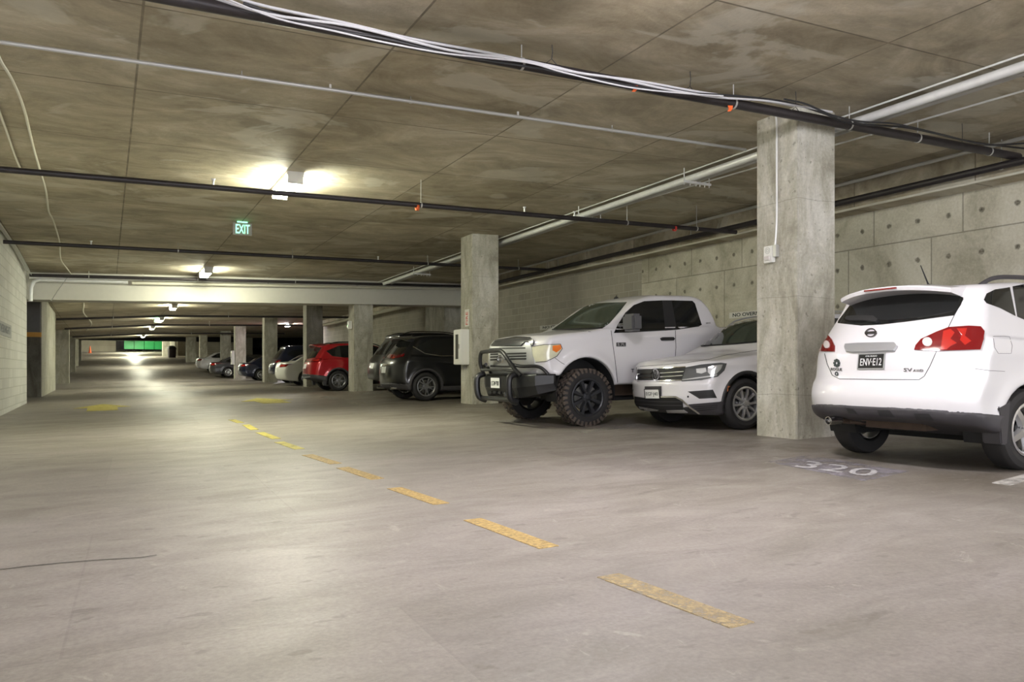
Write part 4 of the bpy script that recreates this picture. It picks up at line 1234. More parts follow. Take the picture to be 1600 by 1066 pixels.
def mirrors(car, x, z, mat, y=None, s=1.0, armat=None, sides=(-1, 1)):
    y = y or car.p['W'] / 2
    for sg in sides:
        m = MB(); m.box(x - .07 * s, x + .05 * s, sg * (y + .01) if sg > 0 else -(y + .01) - .22 * s, sg * (y + .01) + .22 * s if sg > 0 else -(y + .01), z - .06 * s, z + .09 * s)
        o = m.build('side_mirror', mat, car.t, smooth=True, bevel=.03 * s)
        m = MB(); m.tube([(x, sg * (y - .16), z - .03), (x - .01, sg * (y + .08), z - .02)], .022 * s, 8); m.build('mirror_arm', armat or M['black'], o, smooth=True)
def underbody(car, z0=.2, z1=None, mat=None):
    p = car.p; m = MB(); m.box(p['wx'][0] + .1, p['wx'][1] - .1, -p['W'] * .3, p['W'] * .3, z0, .34); m.build('underbody', mat or M['wheel_well'], car.t)
    for wx in p['wx']:
        m = MB(); m.tube([(wx, -p['W'] / 2 + .12, p['wz'] - .02), (wx, p['W'] / 2 - .12, p['wz'] - .02)], .045, 10); m.build('axle', M['wheel_well'], car.t, smooth=True)
DB = lambda car, pts, how='cam': [car.hit(a, b, how) for a, b in pts]

# ---------------- nearest white SUV, rear towards the aisle

def cc(pts, ox, oy, s): return [(ox + a / s, oy + b / s) for a, b in pts]
def circ(cx, cy, rx, ry, n=14): return [(cx + rx * math.cos(a), cy + ry * math.sin(a)) for a in np.linspace(0, 2 * PI, n + 1)[:-1]]
P_SUV = dict(L=4.64, W=1.80, H=1.68, wx=(1.0, 3.74), wz=.36, ar=.385, hood_z=1.08, sill=.30,
    top=[(-.1, .70), (.10, .80), (.35, .93), (1.15, 1.06), (1.35, 1.16), (2.05, 1.55), (2.6, 1.65), (3.3, 1.665), (4.1, 1.62), (4.64, 1.57)],
    front=[(0, .1), (.3, .03), (.6, 0), (.8, .05), (1.0, .2)],
    rear=[(.2, 4.38), (.40, 4.57), (.50, 4.64), (.62, 4.66), (.74, 4.63), (.80, 4.59), (1.02, 4.55), (1.12, 4.50), (1.48, 4.23), (1.66, 4.12)],
    belt=[(0, 1.0), (1.2, 1.02), (3.4, 1.10), (4.6, 1.16)], bottom=[(0, .28), (.5, .24), (3.9, .29), (4.3, .40), (4.64, .47)],
    width=[(0, .93), (.6, .985), (1.5, 1), (3.6, 1), (4.2, .985), (4.64, .96)], cr=.26, cr2=.05, tumble=.30, shoulder=.03, flare=.02, R=.055, Rt=.075)
# ================= nearest white SUV
car = Car('white_suv', 'nearest white SUV, rear to the aisle with dark plate and red tail lights', 'car', P_SUV, 6.12, 4.88, 1, M['paint_white'], cell=.022)
K = lambda *pts: cc(pts, 1240, 400, 3.136)
car.cladding(M['cladding'], below([(0, .42), (.9, .34), (3.0, .36), (4.2, .50), (4.64, .555)], P_SUV, ring=-.02), off=.014, cell=.022)
for a, b, c, d in ((262, 742, 320, 770), (415, 752, 500, 785), (592, 768, 690, 800)):
    car.patch(K((a, b), (c - 25, b + 4), (c, d), (a + 12, d - 6)), 'cam', 'bumper_recess', M['cladding_dark'], off=.018)
car.patch(K((275, 245), (310, 225), (420, 192), (530, 178), (640, 172), (760, 178), (832, 205), (820, 240), (785, 292), (700, 303), (560, 322), (430, 337), (330, 342), (218, 330), (220, 318), (245, 285)), 'cam', 'rear_window', M['glass'])
sp = spoiler(car, 4.0, 4.40, .57, 1.640, 1.635, drop=.055, back=.12, th=.04)
MB().box(4.394, 4.405, -.20, .14, 1.608, 1.622).build('high_brake_light', M['tail_red'], car.t)
w = car.patch(K((262, 318), (270, 305), (330, 300), (400, 303), (422, 322), (410, 332), (350, 325), (290, 325)), 'cam', 'rear_wiper', M['cladding_dark'], off=.035, thick=.03)
for nm, q in (('tail_light', ((593, 462), (600, 440), (625, 410), (700, 375), (760, 352), (860, 345), (915, 348), (932, 370), (930, 410), (915, 460), (700, 467))),
              ('tail_light', ((118, 468), (125, 430), (150, 380), (165, 378), (190, 410), (204, 440), (203, 470)))):
    l = car.patch(K(*q), 'cam', nm, M['tail_red'], off=.012, thick=.02)
    if q[0][0] > 500:
        for qq in (((722, 462), (735, 372), (770, 362), (790, 380), (770, 410), (800, 430), (770, 445), (750, 462)), ((800, 360), (850, 358), (840, 395), (870, 420), (840, 440), (815, 415), (825, 390))):
            car.patch(K(*qq), 'cam', 'lens_facet', M['tail_glow'], off=.015, parent=l)
        c = circ(658, 425, 24, 22)
    else: c = circ(168, 437, 14, 19)
    r = car.patch(K(*c), 'cam', 'reversing_lens', M['tail_clear'], off=.018, parent=l)
car.patch(K((258, 452), (262, 437), (330, 433), (500, 430), (512, 445), (497, 468), (290, 475), (264, 468)), 'cam', 'tailgate_handle', M['satin'], off=.03, thick=.03)
car.plate(K((320, 553), (448, 551), (447, 480), (322, 484)), 'cam', 'ENV·E12', M['plate_black'], M['plate_white'], 'COLORADO', frame=M['satin'])
car.text('', K((352, 402), (410, 400), (408, 356), (355, 360)), 'cam', 'badge', M['dark_chrome'], mesh=join2(ring2(28, 1, .22), bars2([(-.02, .5, 1.02, .5)], .26)), off=.014, thick=.012)
car.text('SV', K((540, 567), (582, 567), (582, 550), (542, 550)), 'cam', 'trim_lettering', M['dark_chrome'])
car.text('AWD', K((587, 568), (636, 569), (636, 556), (588, 556)), 'cam', 'trim_lettering', M['dark_chrome'])
car.text('ROGUE', K((186, 562), (240, 564), (240, 550), (186, 548)), 'cam', 'model_lettering', M['dark_chrome'])
pet = [(.5 + .27 * math.cos(a), .5 + .27 * math.sin(a), .5 + .5 * math.cos(a), .5 + .5 * math.sin(a)) for a in np.linspace(0, 2 * PI, 9)[:-1]]
car.text('', K((197, 545), (230, 546), (229, 506), (198, 505)), 'cam', 'sticker', M['ink'], mesh=join2(bars2(pet, .26), ring2(16, .62, .3)))
car.text('', K((204, 588), (222, 589), (221, 568), (205, 567)), 'cam', 'sticker', M['ink'], mesh=join2(ring2(16, 1, .5)))
car.strip(K((832, 210), (785, 296), (757, 353)), 1.0, 'cam', 'tailgate_seam', M['ink'], off=.0015)
car.strip(K((700, 468), (668, 540), (640, 590), (615, 607), (400, 606), (225, 603), (190, 585), (165, 530), (152, 478)), 1.0, 'cam', 'tailgate_seam', M['ink'], off=.0015)
car.strip(K((978, 395), (1030, 393), (1058, 396), (1071, 440), (1066, 478), (1003, 478), (985, 450)), .5, 'cam', 'fuel_flap_seam', M['cladding'], off=.001, closed=True)
car.strip(K((890, 553), (960, 562), (1035, 566)), .6, 'cam', 'bumper_seam', M['cladding'], off=.0012)
car.patch(K((932, 215), (945, 185), (985, 165), (1058, 154), (1086, 294), (1010, 255), (945, 232)), 'cam', 'quarter_window', M['glass'], mirror=True)
car.patch(K((1072, 150), (1129, 140), (1190, 134), (1250, 130), (1250, 342), (1190, 335), (1129, 312), (1096, 298)), 'cam', 'rear_door_window', M['glass'], mirror=True)
car.patch([(1.45, 1.13), (1.95, 1.45), (2.25, 1.52), (2.40, 1.53), (2.40, 1.13)], 'side', 'door_window', M['glass'], mirror=True)
car.patch([(2.50, 1.13), (2.50, 1.535), (3.05, 1.54), (3.10, 1.15)], 'side', 'rear_door_window', M['glass'], off=.0035, mirror=True)
for pth in ([(1.42, 1.10), (1.38, .9), (1.45, .42)], [(2.45, 1.12), (2.46, .42)], [(3.28, 1.12), (3.32, .85), (3.18, .60), (3.15, .42)]):
    car.strip(pth, .006, 'side', 'door_seam', M['ink'], off=.0015, mirror=True)
for xx in (2.28, 3.0): car.patch([(xx - .09, .90), (xx + .09, .90), (xx + .09, .935), (xx - .09, .935)], 'side', 'door_handle', M['paint_white'], off=.03, thick=.03, mirror=True)
car.patch([(-.60, 1.12), (-.52, 1.48), (0, 1.54), (.52, 1.48), (.60, 1.12), (0, 1.09)], 'front', 'windscreen', M['glass'])
for sg in (-1, 1): car.patch([(sg * .50, .70), (sg * .84, .72), (sg * .84, .84), (sg * .56, .82)], 'front', 'headlamp', M['head_bright'], off=.01)
car.patch([(-.42, .58), (.42, .58), (.46, .76), (-.46, .76)], 'front', 'grille', M['black'], off=.008)
roof_rails(car, 1.9, 3.95, .62, M['cladding'], h=.05, r=.020)
antenna(car, 3.75, .22, .55)
m = MB(); m.lathe([(.040, 0), (.040, .16), (.034, .16), (.034, 0)], 24, 'X', (4.47, -.44, .395), close=True); m.lathe([(.002, .04), (.034, .04)], 24, 'X', (4.47, -.44, .395))
m.build('exhaust_tip', M['chrome'], car.t, smooth=True)
MB().tube([(4.48, -.44, .395), (4.3, -.48, .37), (4.1, -.36, .35)], .026, 10).build('exhaust_pipe', M['rust'], car.t, smooth=True)
MB().box(4.05, 4.36, -.34, .40, .33, .46).build('silencer', M['rust'], car.t, bevel=.06, smooth=True)
for sg in (1,):
    m = MB(); ya, yb = sg * .74, sg * .905
    m.prism([(4.00, .62), (4.17, .56), (4.14, .25), (4.06, .24)], min(ya, yb), max(ya, yb), 'Y'); m.build('mud_flap', M['cladding'], car.t, bevel=.01)
mirrors(car, 1.55, 1.12, M['paint_white'])
car.wheels(.350, .215, .225, 'five', M['alloy'], M['rubber'])
underbody(car)

# ================= compact white SUV facing the aisle
P_TIG = dict(L=4.70, W=1.84, H=1.67, wx=(.90, 3.69), wz=.365, ar=.40, hood_z=1.12, sill=.32,
    top=[(-.1, .84), (.0, .90), (.12, .955), (.4, 1.005), (.8, 1.05), (1.22, 1.10), (1.40, 1.20), (2.1, 1.585), (2.7, 1.67), (3.6, 1.65), (4.2, 1.60), (4.7, 1.55)],
    front=[(.2, .16), (.34, .05), (.5, .0), (.64, .0), (.70, .03), (.86, .05), (.95, .10), (1.1, .25)],
    rear=[(.2, 4.5), (.5, 4.69), (.7, 4.7), (1.0, 4.62), (1.5, 4.35), (1.67, 4.2)],
    belt=[(0, 1.02), (1.2, 1.03), (3.4, 1.08), (4.7, 1.12)], bottom=[(0, .26), (.2, .24), (1, .22), (4.2, .25), (4.7, .36)],
    width=[(0, .96), (.5, .99), (1.5, 1), (3.6, 1), (4.7, .96)], cf=.27, cf2=.06, tumble=.32, shoulder=.04, flare=.022, R=.05, Rt=.06)
car = Car('white_suv', 'compact white SUV facing the aisle, half hidden by the nearest column', 'car', P_TIG, 6.98, 9.14, -1, M['paint_white'], cell=.022)
K = lambda *pts: cc(pts, 960, 440, 4.1)
car.cladding(M['cladding_dark'], below([(0, .30), (.4, .40), (.6, .44), (1.2, .40), (4.0, .40), (4.7, .5)], P_TIG, ring=.055), off=.014, cell=.022)
car.patch(K((510, 415), (620, 335), (722, 258), (762, 243), (850, 225), (990, 205), (1150, 190), (1150, 378), (990, 384), (918, 388), (760, 402), (600, 412)), 'cam', 'windscreen', M['glass_green'])
car.strip(K((510, 417), (600, 413), (760, 403), (918, 389)), 1.6, 'cam', 'wiper_cowl', M['black'], off=.012)
gr = car.patch(K((148, 562), (240, 560), (460, 550), (432, 636), (300, 641), (150, 641)), 'cam', 'grille', M['black'], off=.006)
for a in (((149, 562), (240, 559), (350, 554), (460, 549)), ((150, 594), (250, 590), (350, 584), (448, 577)), ((150, 617), (250, 614), (350, 609), (440, 602)), ((150, 640), (250, 639), (350, 636), (432, 633))):
    car.strip(K(*a), 1.3, 'cam', 'grille_bar', M['chrome'], off=.016, thick=.012, parent=gr)
vw = bars2([(.18, .80, .40, .12), (.40, .12, .5, .50), (.5, .50, .60, .12), (.60, .12, .82, .80), (.30, .92, .5, .50), (.5, .50, .70, .92)], .09)
bd = car.patch(K(*circ(270, 600, 26, 38, 20)), 'cam', 'badge_disc', M['black'], off=.020, thick=.016)
car.text('', K((244, 638), (296, 636), (296, 562), (244, 564)), 'cam', 'badge', M['chrome'], mesh=join2(ring2(28, 1, .13), vw), off=.026, thick=.008)
hl = car.patch(K((462, 550), (560, 533), (680, 522), (718, 526), (702, 570), (660, 610), (560, 632), (432, 641), (442, 600)), 'cam', 'headlamp', M['head_lens_dark'], off=.008, mirror=True)
for q in (((525, 560), (585, 553), (592, 578), (560, 590), (528, 585)), ((600, 547), (690, 533), (680, 560), (650, 592), (615, 600), (598, 580))):
    car.patch(K(*q), 'cam', 'headlamp_reflector', M['head_bright'], off=.013, parent=hl[0])
car.strip(K((436, 632), (520, 620), (610, 608), (655, 598)), 2.0, 'cam', 'light_strip', M['head_bright'], off=.013, parent=hl[0])
car.plate(K((206, 748), (298, 748), (298, 690), (206, 691)), 'cam', 'EGF·J40', M['plate_white'], M['ink'], off=.03, frame=M['black'])
car.patch(K((200, 752), (302, 752), (302, 670), (200, 672)), 'cam', 'plate_holder', M['cladding'], off=.016, thick=.015)
lg = car.patch(K((135, 735), (200, 745), (300, 742), (395, 742), (440, 768), (445, 818), (300, 820), (150, 805), (137, 775)), 'cam', 'lower_grille', M['black'], off=.018)
for y in (765, 788):
    car.strip(K((145, y - 8), (300, y + 3), (435, y + 3)), 1.0, 'cam', 'lower_grille_bar', M['cladding'], off=.023, parent=lg)
car.patch(K((138, 792), (300, 820), (445, 818), (500, 850), (560, 864), (400, 870), (230, 862), (170, 842)), 'cam', 'skid_plate', M['satin'], off=.020)
car.strip(K((305, 737), (398, 737), (440, 757), (490, 803), (560, 848), (615, 862)), 2.2, 'cam', 'bumper_trim', M['chrome'], off=.026, thick=.014)
fd = car.patch(K((470, 705), (630, 693), (655, 745), (545, 751)), 'cam', 'fog_duct', M['cladding_dark'], off=.006, mirror=True)
car.patch(K((490, 712), (622, 702), (636, 735), (550, 740)), 'cam', 'duct_mesh', M['black'], off=.010, parent=fd[0])
cp_ = car.patch(K((470, 786), (735, 765), (738, 862), (600, 864), (545, 843)), 'cam', 'corner_cladding', M['cladding'], off=.018)
for k in range(3): car.strip(K((500 + 16 * k, 800 + 11 * k), (655, 790 + 11 * k)), 1.0, 'cam', 'cladding_rib', M['black'], off=.022, parent=cp_)
car.patch(K((722, 670), (742, 668), (735, 735), (712, 735)), 'cam', 'side_marker', M['amber_marker'], off=.024, thick=.02, mirror=True)
car.patch(K(*circ(472, 738, 6, 7, 8)), 'cam', 'parking_sensor', M['black'], off=.004)
car.strip(K((150, 545), (300, 535), (470, 520), (600, 500), (720, 470), (918, 440)), .6, 'cam', 'bonnet_seam', M['cladding'], off=.001)
car.patch([(1.50, 1.12), (2.05, 1.52), (2.5, 1.58), (3.6, 1.55), (4.0, 1.38), (4.05, 1.18), (3.0, 1.12)], 'side', 'side_window', M['glass'], mirror=True)
roof_rails(car, 2.0, 4.2, .66, M['satin'], h=.04, r=.015)
mirrors(car, 1.72, 1.06, M['paint_white'], sides=(-1,))
car.wheels(.358, .225, .235, 'multi10', M['alloy'], M['rubber'])
underbody(car)

# ================= lifted white pickup
P_TRK = dict(L=5.65, W=2.03, H=2.08, wx=(.88, 4.55), wz=.50, ar=.535, hood_z=1.54, sill=.60,
    top=[(-.1, 1.22), (.0, 1.29), (.10, 1.365), (.4, 1.425), (1.1, 1.50), (1.22, 1.54), (1.98, 1.985), (2.3, 2.05), (3.0, 2.055), (3.18, 2.02), (3.44, 1.72), (3.52, 1.56), (3.6, 1.54), (5.65, 1.54)],
    front=[(.5, .25), (.75, .10), (.9, .02), (1.1, 0), (1.25, .03), (1.4, .12)],
    rear=[(.5, 5.6), (.7, 5.65), (1.6, 5.62)],
    belt=[(0, 1.42), (1.2, 1.46), (3.0, 1.50), (5.6, 1.52)], bottom=[(0, .80), (.3, .78), (1.3, .60), (4.0, .60), (5.65, .75)],
    width=[(0, .955), (.4, .985), (1.2, 1), (5.65, .99)], cf=.16, cf2=.05, ct=.10, tumble=.26, shoulder=.03, flare=.03, R=.06, Rt=.07, crown=.05, char=.008)
car = Car('pickup_truck', 'lifted white pickup truck with black steel bumper guard and mud tyres', 'car', P_TRK, 5.60, 11.12, -1, M['paint_white'], cell=.024)
trk = car
K = lambda *pts: cc(pts, 700, 430, 3.721)
J = lambda *pts: cc(pts, 740, 480, 6.6625)
car.patch(K((605, 318), (700, 250), (790, 188), (835, 167), (930, 161), (1040, 158), (1000, 210), (940, 280), (905, 305), (820, 313)), 'cam', 'windscreen', M['glass_green'])
car.strip(K((605, 319), (700, 318), (820, 315), (900, 308)), 1.5, 'cam', 'wiper_cowl', M['black'], off=.012)
car.patch(K((965, 335), (985, 290), (1030, 220), (1080, 175), (1140, 152), (1245, 147), (1262, 320), (1060, 331)), 'cam', 'door_window', M['glass'], mirror=True)
car.patch(K((1300, 147), (1420, 150), (1435, 165), (1475, 290), (1460, 297), (1330, 316)), 'cam', 'rear_door_window', M['glass'], mirror=True)
car.patch(K((1245, 147), (1300, 147), (1330, 316), (1262, 321)), 'cam', 'door_pillar', M['black'], mirror=True, off=.003)
for q in (((948, 322), (958, 400), (972, 500), (990, 664)), ((1322, 322), (1325, 420), (1320, 500))):
    car.strip(K(*q), .8, 'cam', 'door_seam', M['ink'], off=.0015, mirror=True)
car.strip(K((965, 336), (1060, 332), (1262, 322), (1330, 317), (1460, 298)), .6, 'cam', 'window_sill_trim', M['black'], off=.006, mirror=True)
car.patch(K((1232, 368), (1245, 361), (1305, 360), (1313, 370), (1305, 380), (1240, 381)), 'cam', 'door_handle', M['black'], off=.035, thick=.035, mirror=True)
fb = car.patch(K((979, 415), (1033, 415), (1033, 392), (979, 392)), 'cam', 'fender_badge', M['cladding'], off=.006, step=2)
car.text('5.7L', K((984, 411), (1028, 411), (1028, 396), (984, 396)), 'cam', 'badge_lettering', M['satin'], off=.010, parent=fb)
car.text('TUNDRA', K((1064, 566), (1180, 558), (1180, 540), (1064, 546)), 'cam', 'door_lettering', M['dark_chrome'])
car.text('SR5', K((1498, 284), (1524, 282), (1524, 275), (1498, 277)), 'cam', 'pillar_lettering', M['dark_chrome'])
hl = car.patch(K((490, 418), (560, 406), (650, 402), (661, 428), (630, 470), (570, 500), (512, 505), (496, 470)), 'cam', 'headlamp', M['head_lens'], off=.01, thick=.02, mirror=True)
car.patch(K((606, 411), (652, 405), (658, 428), (628, 450), (606, 438)), 'cam', 'turn_lens', M['amber'], off=.014, parent=hl[0])
car.strip(K((490, 418), (560, 405), (652, 401), (663, 428), (632, 472), (572, 502), (512, 507)), .8, 'cam', 'headlamp_edge', M['black'], off=.012, parent=hl[0])
car.strip(K((622, 482), (660, 510), (678, 520)), .7, 'cam', 'bumper_seam', M['cladding'], off=.0015)
car.strip(K((655, 318), (760, 322), (830, 330), (838, 318)), .6, 'cam', 'bonnet_seam', M['cladding'], off=.001)
# grille
gs = car.patch(J((182, 432), (205, 412), (500, 412), (545, 372), (592, 378), (606, 420), (622, 520), (650, 640), (600, 665), (520, 680), (160, 690), (158, 580), (175, 470)), 'cam', 'grille_surround', M['satin'], off=.012, thick=.02)
car.patch(J((192, 408), (240, 352), (450, 322), (600, 326), (632, 352), (632, 395), (608, 408), (592, 372), (545, 366), (502, 408), (280, 406)), 'cam', 'bonnet_scoop', M['paint_grey'], off=.030, thick=.03)
car.strip(J((235, 372), (400, 350), (590, 345)), 1.6, 'cam', 'scoop_slot', M['black'], off=.034)
for y0 in (490, 517, 545):
    car.strip(J((182, y0 + 4), (262, y0)), 2.6, 'cam', 'grille_slot', M['black'], off=.016, parent=gs)
    car.strip(J((335, y0 - 2), (555, y0 - 8)), 2.6, 'cam', 'grille_slot', M['black'], off=.016, parent=gs)
car.strip(J((170, 438), (350, 432), (545, 428)), 2.0, 'cam', 'grille_slot', M['black'], off=.016, parent=gs)
car.strip(J((160, 610), (300, 618), (420, 618)), 3.0, 'cam', 'grille_slot', M['black'], off=.016, parent=gs)
car.text('', J((258, 575), (325, 575), (325, 498), (258, 500)), 'cam', 'badge', M['chrome'], mesh=join2(ring2(24, 1, .14), bars2([(.5, .1, .5, .9), (.22, .62, .78, .62)], .12)), off=.030, thick=.02)
# steel bumper, in truck space
def tl(px, py, x):            # pixel -> point on the plane x = const of the truck frame
    o, d = car.o, (car.R @ rdir(px, py)); return o + d * ((x - o.x) / d.x)
bm_ = MB()
sec = [(-.10, 0, .44, .79), (-.10, .48, .44, .79), (-.08, .56, .44, .79), (.06, .88, .50, .80), (.30, 1.02, .56, .80)]
V, F_ = [], []
full = [(x, -y, a, b) for x, y, a, b in reversed(sec[1:])] + sec
for x, y, a, b in full:
    xb = max(x + .30, .20) if abs(y) < .9 else x + .06
    V += [(x + .05, y, a), (x, y, (a + b) / 2 - .02), (x, y, b - .02), (x + .03, y, b), (xb, y * .97, b), (xb, y * .97, a)]
n = len(full)
for i in range(n - 1):
    for k in range(6): F_.append((i * 6 + k, i * 6 + (k + 1) % 6, (i + 1) * 6 + (k + 1) % 6, (i + 1) * 6 + k))
F_ += [tuple(range(6)), tuple((n - 1) * 6 + k for k in range(5, -1, -1))]
bm_.add(V, F_); bump = bm_.build('steel_bumper', M['steel_black'], car.t)
def gtube(pts, r, name='guard_tube'):
    MB().tube(smooth_path(pts, 4), r, 10).build(name, M['steel_black'], bump, smooth=True)
gtube([(-0.090, .56, 0.775), (-0.160, .55, 0.970), (-0.170, .50, 1.130), (-0.160, .40, 1.160), (-0.160, 0, 1.165), (-0.160, -.20, 1.160), (-0.160, -.36, 1.090), (-0.130, -.55, 0.910), (-0.070, -.68, 0.785)], .032)
gtube([(-0.140, .56, 0.870), (-0.160, .3, 0.870), (-0.160, -.3, 0.870), (-0.110, -.60, 0.850)], .024)
for sg in (-1, 1):
    gtube([(-0.120, sg * .42, 0.960), (-0.050, sg * .66, 0.920), (0.090, sg * .84, 0.920), (0.170, sg * .92, 0.880), (0.230, sg * .98, 0.795)], .026)
    gtube([(-0.090, sg * .56, 0.805), (-0.200, sg * .57, 0.755), (-0.220, sg * .57, 0.595), (-0.190, sg * .56, 0.435), (-0.070, sg * .54, 0.375)], .05, 'guard_upright')
gtube([(-0.150, -.56, 0.415), (-0.170, 0, 0.415), (-0.150, .56, 0.415)], .035)
for k in range(5): MB().box(-.105, -.095, -.40 + .17 * k, -.40 + .17 * k + .10, .49, .53).build('bumper_slot', M['black'], bump)
m = MB(); m.prism([(-.18, .46), (-.10, .42), (-.10, .54), (-.18, .53)], -.36, -.31, 'Y'); m.build('tow_hook', M['dark_chrome'], bump, bevel=.01)
# plate on the bumper
P0, P1_, P2_, P3_ = (tl(a, b, -.112) for a, b in J((180, 838), (283, 838), (276, 742), (168, 740)))
cpt = (P0 + P1_ + P2_ + P3_) / 4
m = MB(); m.box(cpt.x - .006, cpt.x, cpt.y - .155, cpt.y + .155, cpt.z - .08, cpt.z + .08); pl = m.build('number_plate', M['plate_white'], bump)
m = MB(); text_box(m, 'CGW·T01', (cpt.x - .008, cpt.y + .13, cpt.z - .045), (0, -1, 0), (0, 0, 1), .26, .075, (-1, 0, 0), .002); m.build('plate_characters', M['ink'], pl)
# towing mirror
for sg in (-1,):
    y = sg * 1.30
    m = MB(); m.box(1.44, 1.62, y - .15, y + .15, 1.42, 1.68); o = m.build('side_mirror', M['mirror_grey'], car.t, smooth=True, bevel=.035)
    MB().tube([(1.52, sg * .98, 1.52), (1.50, sg * 1.22, 1.52)], .035, 10).build('mirror_arm', M['dark_chrome'], o, smooth=True)
car.wheels(.430, .30, .283, 'block8', M['alloy_dark'], M['rubber'], track=1.04, tread=True)
underbody(car, z0=.50)
for sg in (-1, 1):
    MB().box(1.45, 3.9, sg * .62 - .05, sg * .62 + .05, .42, .62).build('frame_rail', M['rust'], car.t)
    MB().tube([(.88, sg * .70, .44), (1.5, sg * .55, .52)], .04, 8).build('suspension_arm', M['rust'], car.t, smooth=True)
    m = MB(); m.lathe([(.05, 0), (.07, .03), (.07, .30), (.05, .33)], 14, 'Z', (.88, sg * .66, .46)); m.build('coil_spring', M['rust'], car.t, smooth=True)
antenna(car, 2.15, .04, .2)

# ================= black SUV beside the middle column
def P_var(base, **kw):
    q = dict(base); q.update(kw); return q
P_CX = P_var(P_SUV, L=4.55, W=1.84, H=1.69, wx=(.93, 3.72), ar=.40, wz=.365,
    rear=[(.2, 4.36), (.36, 4.47), (.50, 4.54), (.66, 4.55), (.92, 4.52), (1.05, 4.46), (1.12, 4.40), (1.48, 4.06), (1.68, 3.90)],
    top=[(-.1, .74), (.10, .86), (.35, .96), (1.25, 1.07), (1.45, 1.16), (2.15, 1.56), (2.7, 1.67), (3.3, 1.675), (4.0, 1.62), (4.55, 1.56)],
    bottom=[(0, .26), (.5, .22), (3.9, .27), (4.55, .34)], cr=.24)
car = Car('black_suv', 'glossy black SUV with clear view of its rear wheel, left of the cabinet column', 'car', P_CX, 6.36, 19.60, 1, M['paint_black'], cell=.03)
K = lambda *pts: cc(pts, 420, 480, 4.706)
car.cladding(M['cladding'], below([(0, .42), (.9, .36), (3.2, .36), (4.0, .42), (4.55, .46)], P_CX, ring=.06), off=.014, cell=.03)
tl_ = car.patch(K((865, 354), (900, 346), (950, 354), (1000, 344), (992, 362), (940, 374), (890, 380), (872, 370)), 'cam', 'tail_light', M['tail_red'], off=.012, step=1.5)
car.text('', K((898, 382), (928, 382), (928, 350), (898, 350)), 'cam', 'light_ring', M['tail_glow'], mesh=join2(ring2(16, 1, .3)), off=.018, parent=tl_)
car.patch([(-.62, 1.14), (-.55, 1.50), (0, 1.56), (.55, 1.50), (.62, 1.14), (0, 1.10)], 'rear', 'rear_window', M['glass'])
spoiler(car, 3.85, 4.22, .62, 1.665, 1.63, drop=.08)
for sg in (-1,):
    car.patch([(sg * .50, .94), (sg * .82, .99), (sg * .82, 1.05), (sg * .50, 1.02)], 'rear', 'tail_light', M['tail_red'], off=.010)
    car.patch([(sg * .58, .44), (sg * .80, .46), (sg * .80, .50), (sg * .58, .50)], 'rear', 'rear_reflector', M['tail_red'], off=.020)
car.plate([(.16, .72), (-.16, .72), (-.16, .88), (.16, .88)][::1], 'rear', 'BXK·417', M['plate_white'], M['ink'], off=.02)
car.strip([(-.45, .92), (0, .925), (.45, .92)], .03, 'rear', 'tailgate_trim', M['chrome'], off=.012)
car.patch([(1.50, 1.12), (2.15, 1.54), (2.7, 1.60), (3.5, 1.56), (3.95, 1.36), (3.7, 1.20), (3.3, 1.14)], 'side', 'side_window', M['glass'], mirror=True)
car.strip([(1.45, 1.105), (3.3, 1.125), (3.72, 1.19), (4.00, 1.37)], .022, 'side', 'window_trim', M['chrome'], off=.008, mirror=True)
fin(car, 3.7, M['paint_black'])
mirrors(car, 1.70, 1.14, M['paint_black'])
m = MB(); m.lathe([(.035, 0), (.035, .14), (.028, .14), (.028, 0)], 18, 'X', (4.40, .55, .34), close=True); m.build('exhaust_tip', M['chrome'], car.t, smooth=True)
m = MB(); m.lathe([(.035, 0), (.035, .14), (.028, .14), (.028, 0)], 18, 'X', (4.40, -.55, .34), close=True); m.build('exhaust_tip', M['chrome'], car.t, smooth=True)
car.wheels(.36, .225, .242, 'double5', M['alloy_mid'], M['rubber'])
underbody(car)

def common_rear(car, zl, light, plate=None, win=None, side=None, lightm=None, zp=.75, extra=True):
    for sg in (-1, 1):
        l = car.patch([(sg * a, b) for a, b in light], 'rear', 'tail_light', M['tail_red'], off=.012)
        if lightm: car.patch([(sg * a, b) for a, b in lightm], 'rear', 'light_segment', M['tail_glow'], off=.016, parent=l)
    if win: car.patch(win, 'rear', 'rear_window', M['glass'])
    if plate: car.plate([(.16, zp), (-.16, zp), (-.16, zp + .16), (.16, zp + .16)], 'rear', plate, M['plate_white'], M['ink'], off=.02)
    if side: car.patch(side, 'side', 'side_window', M['glass'], mirror=True)

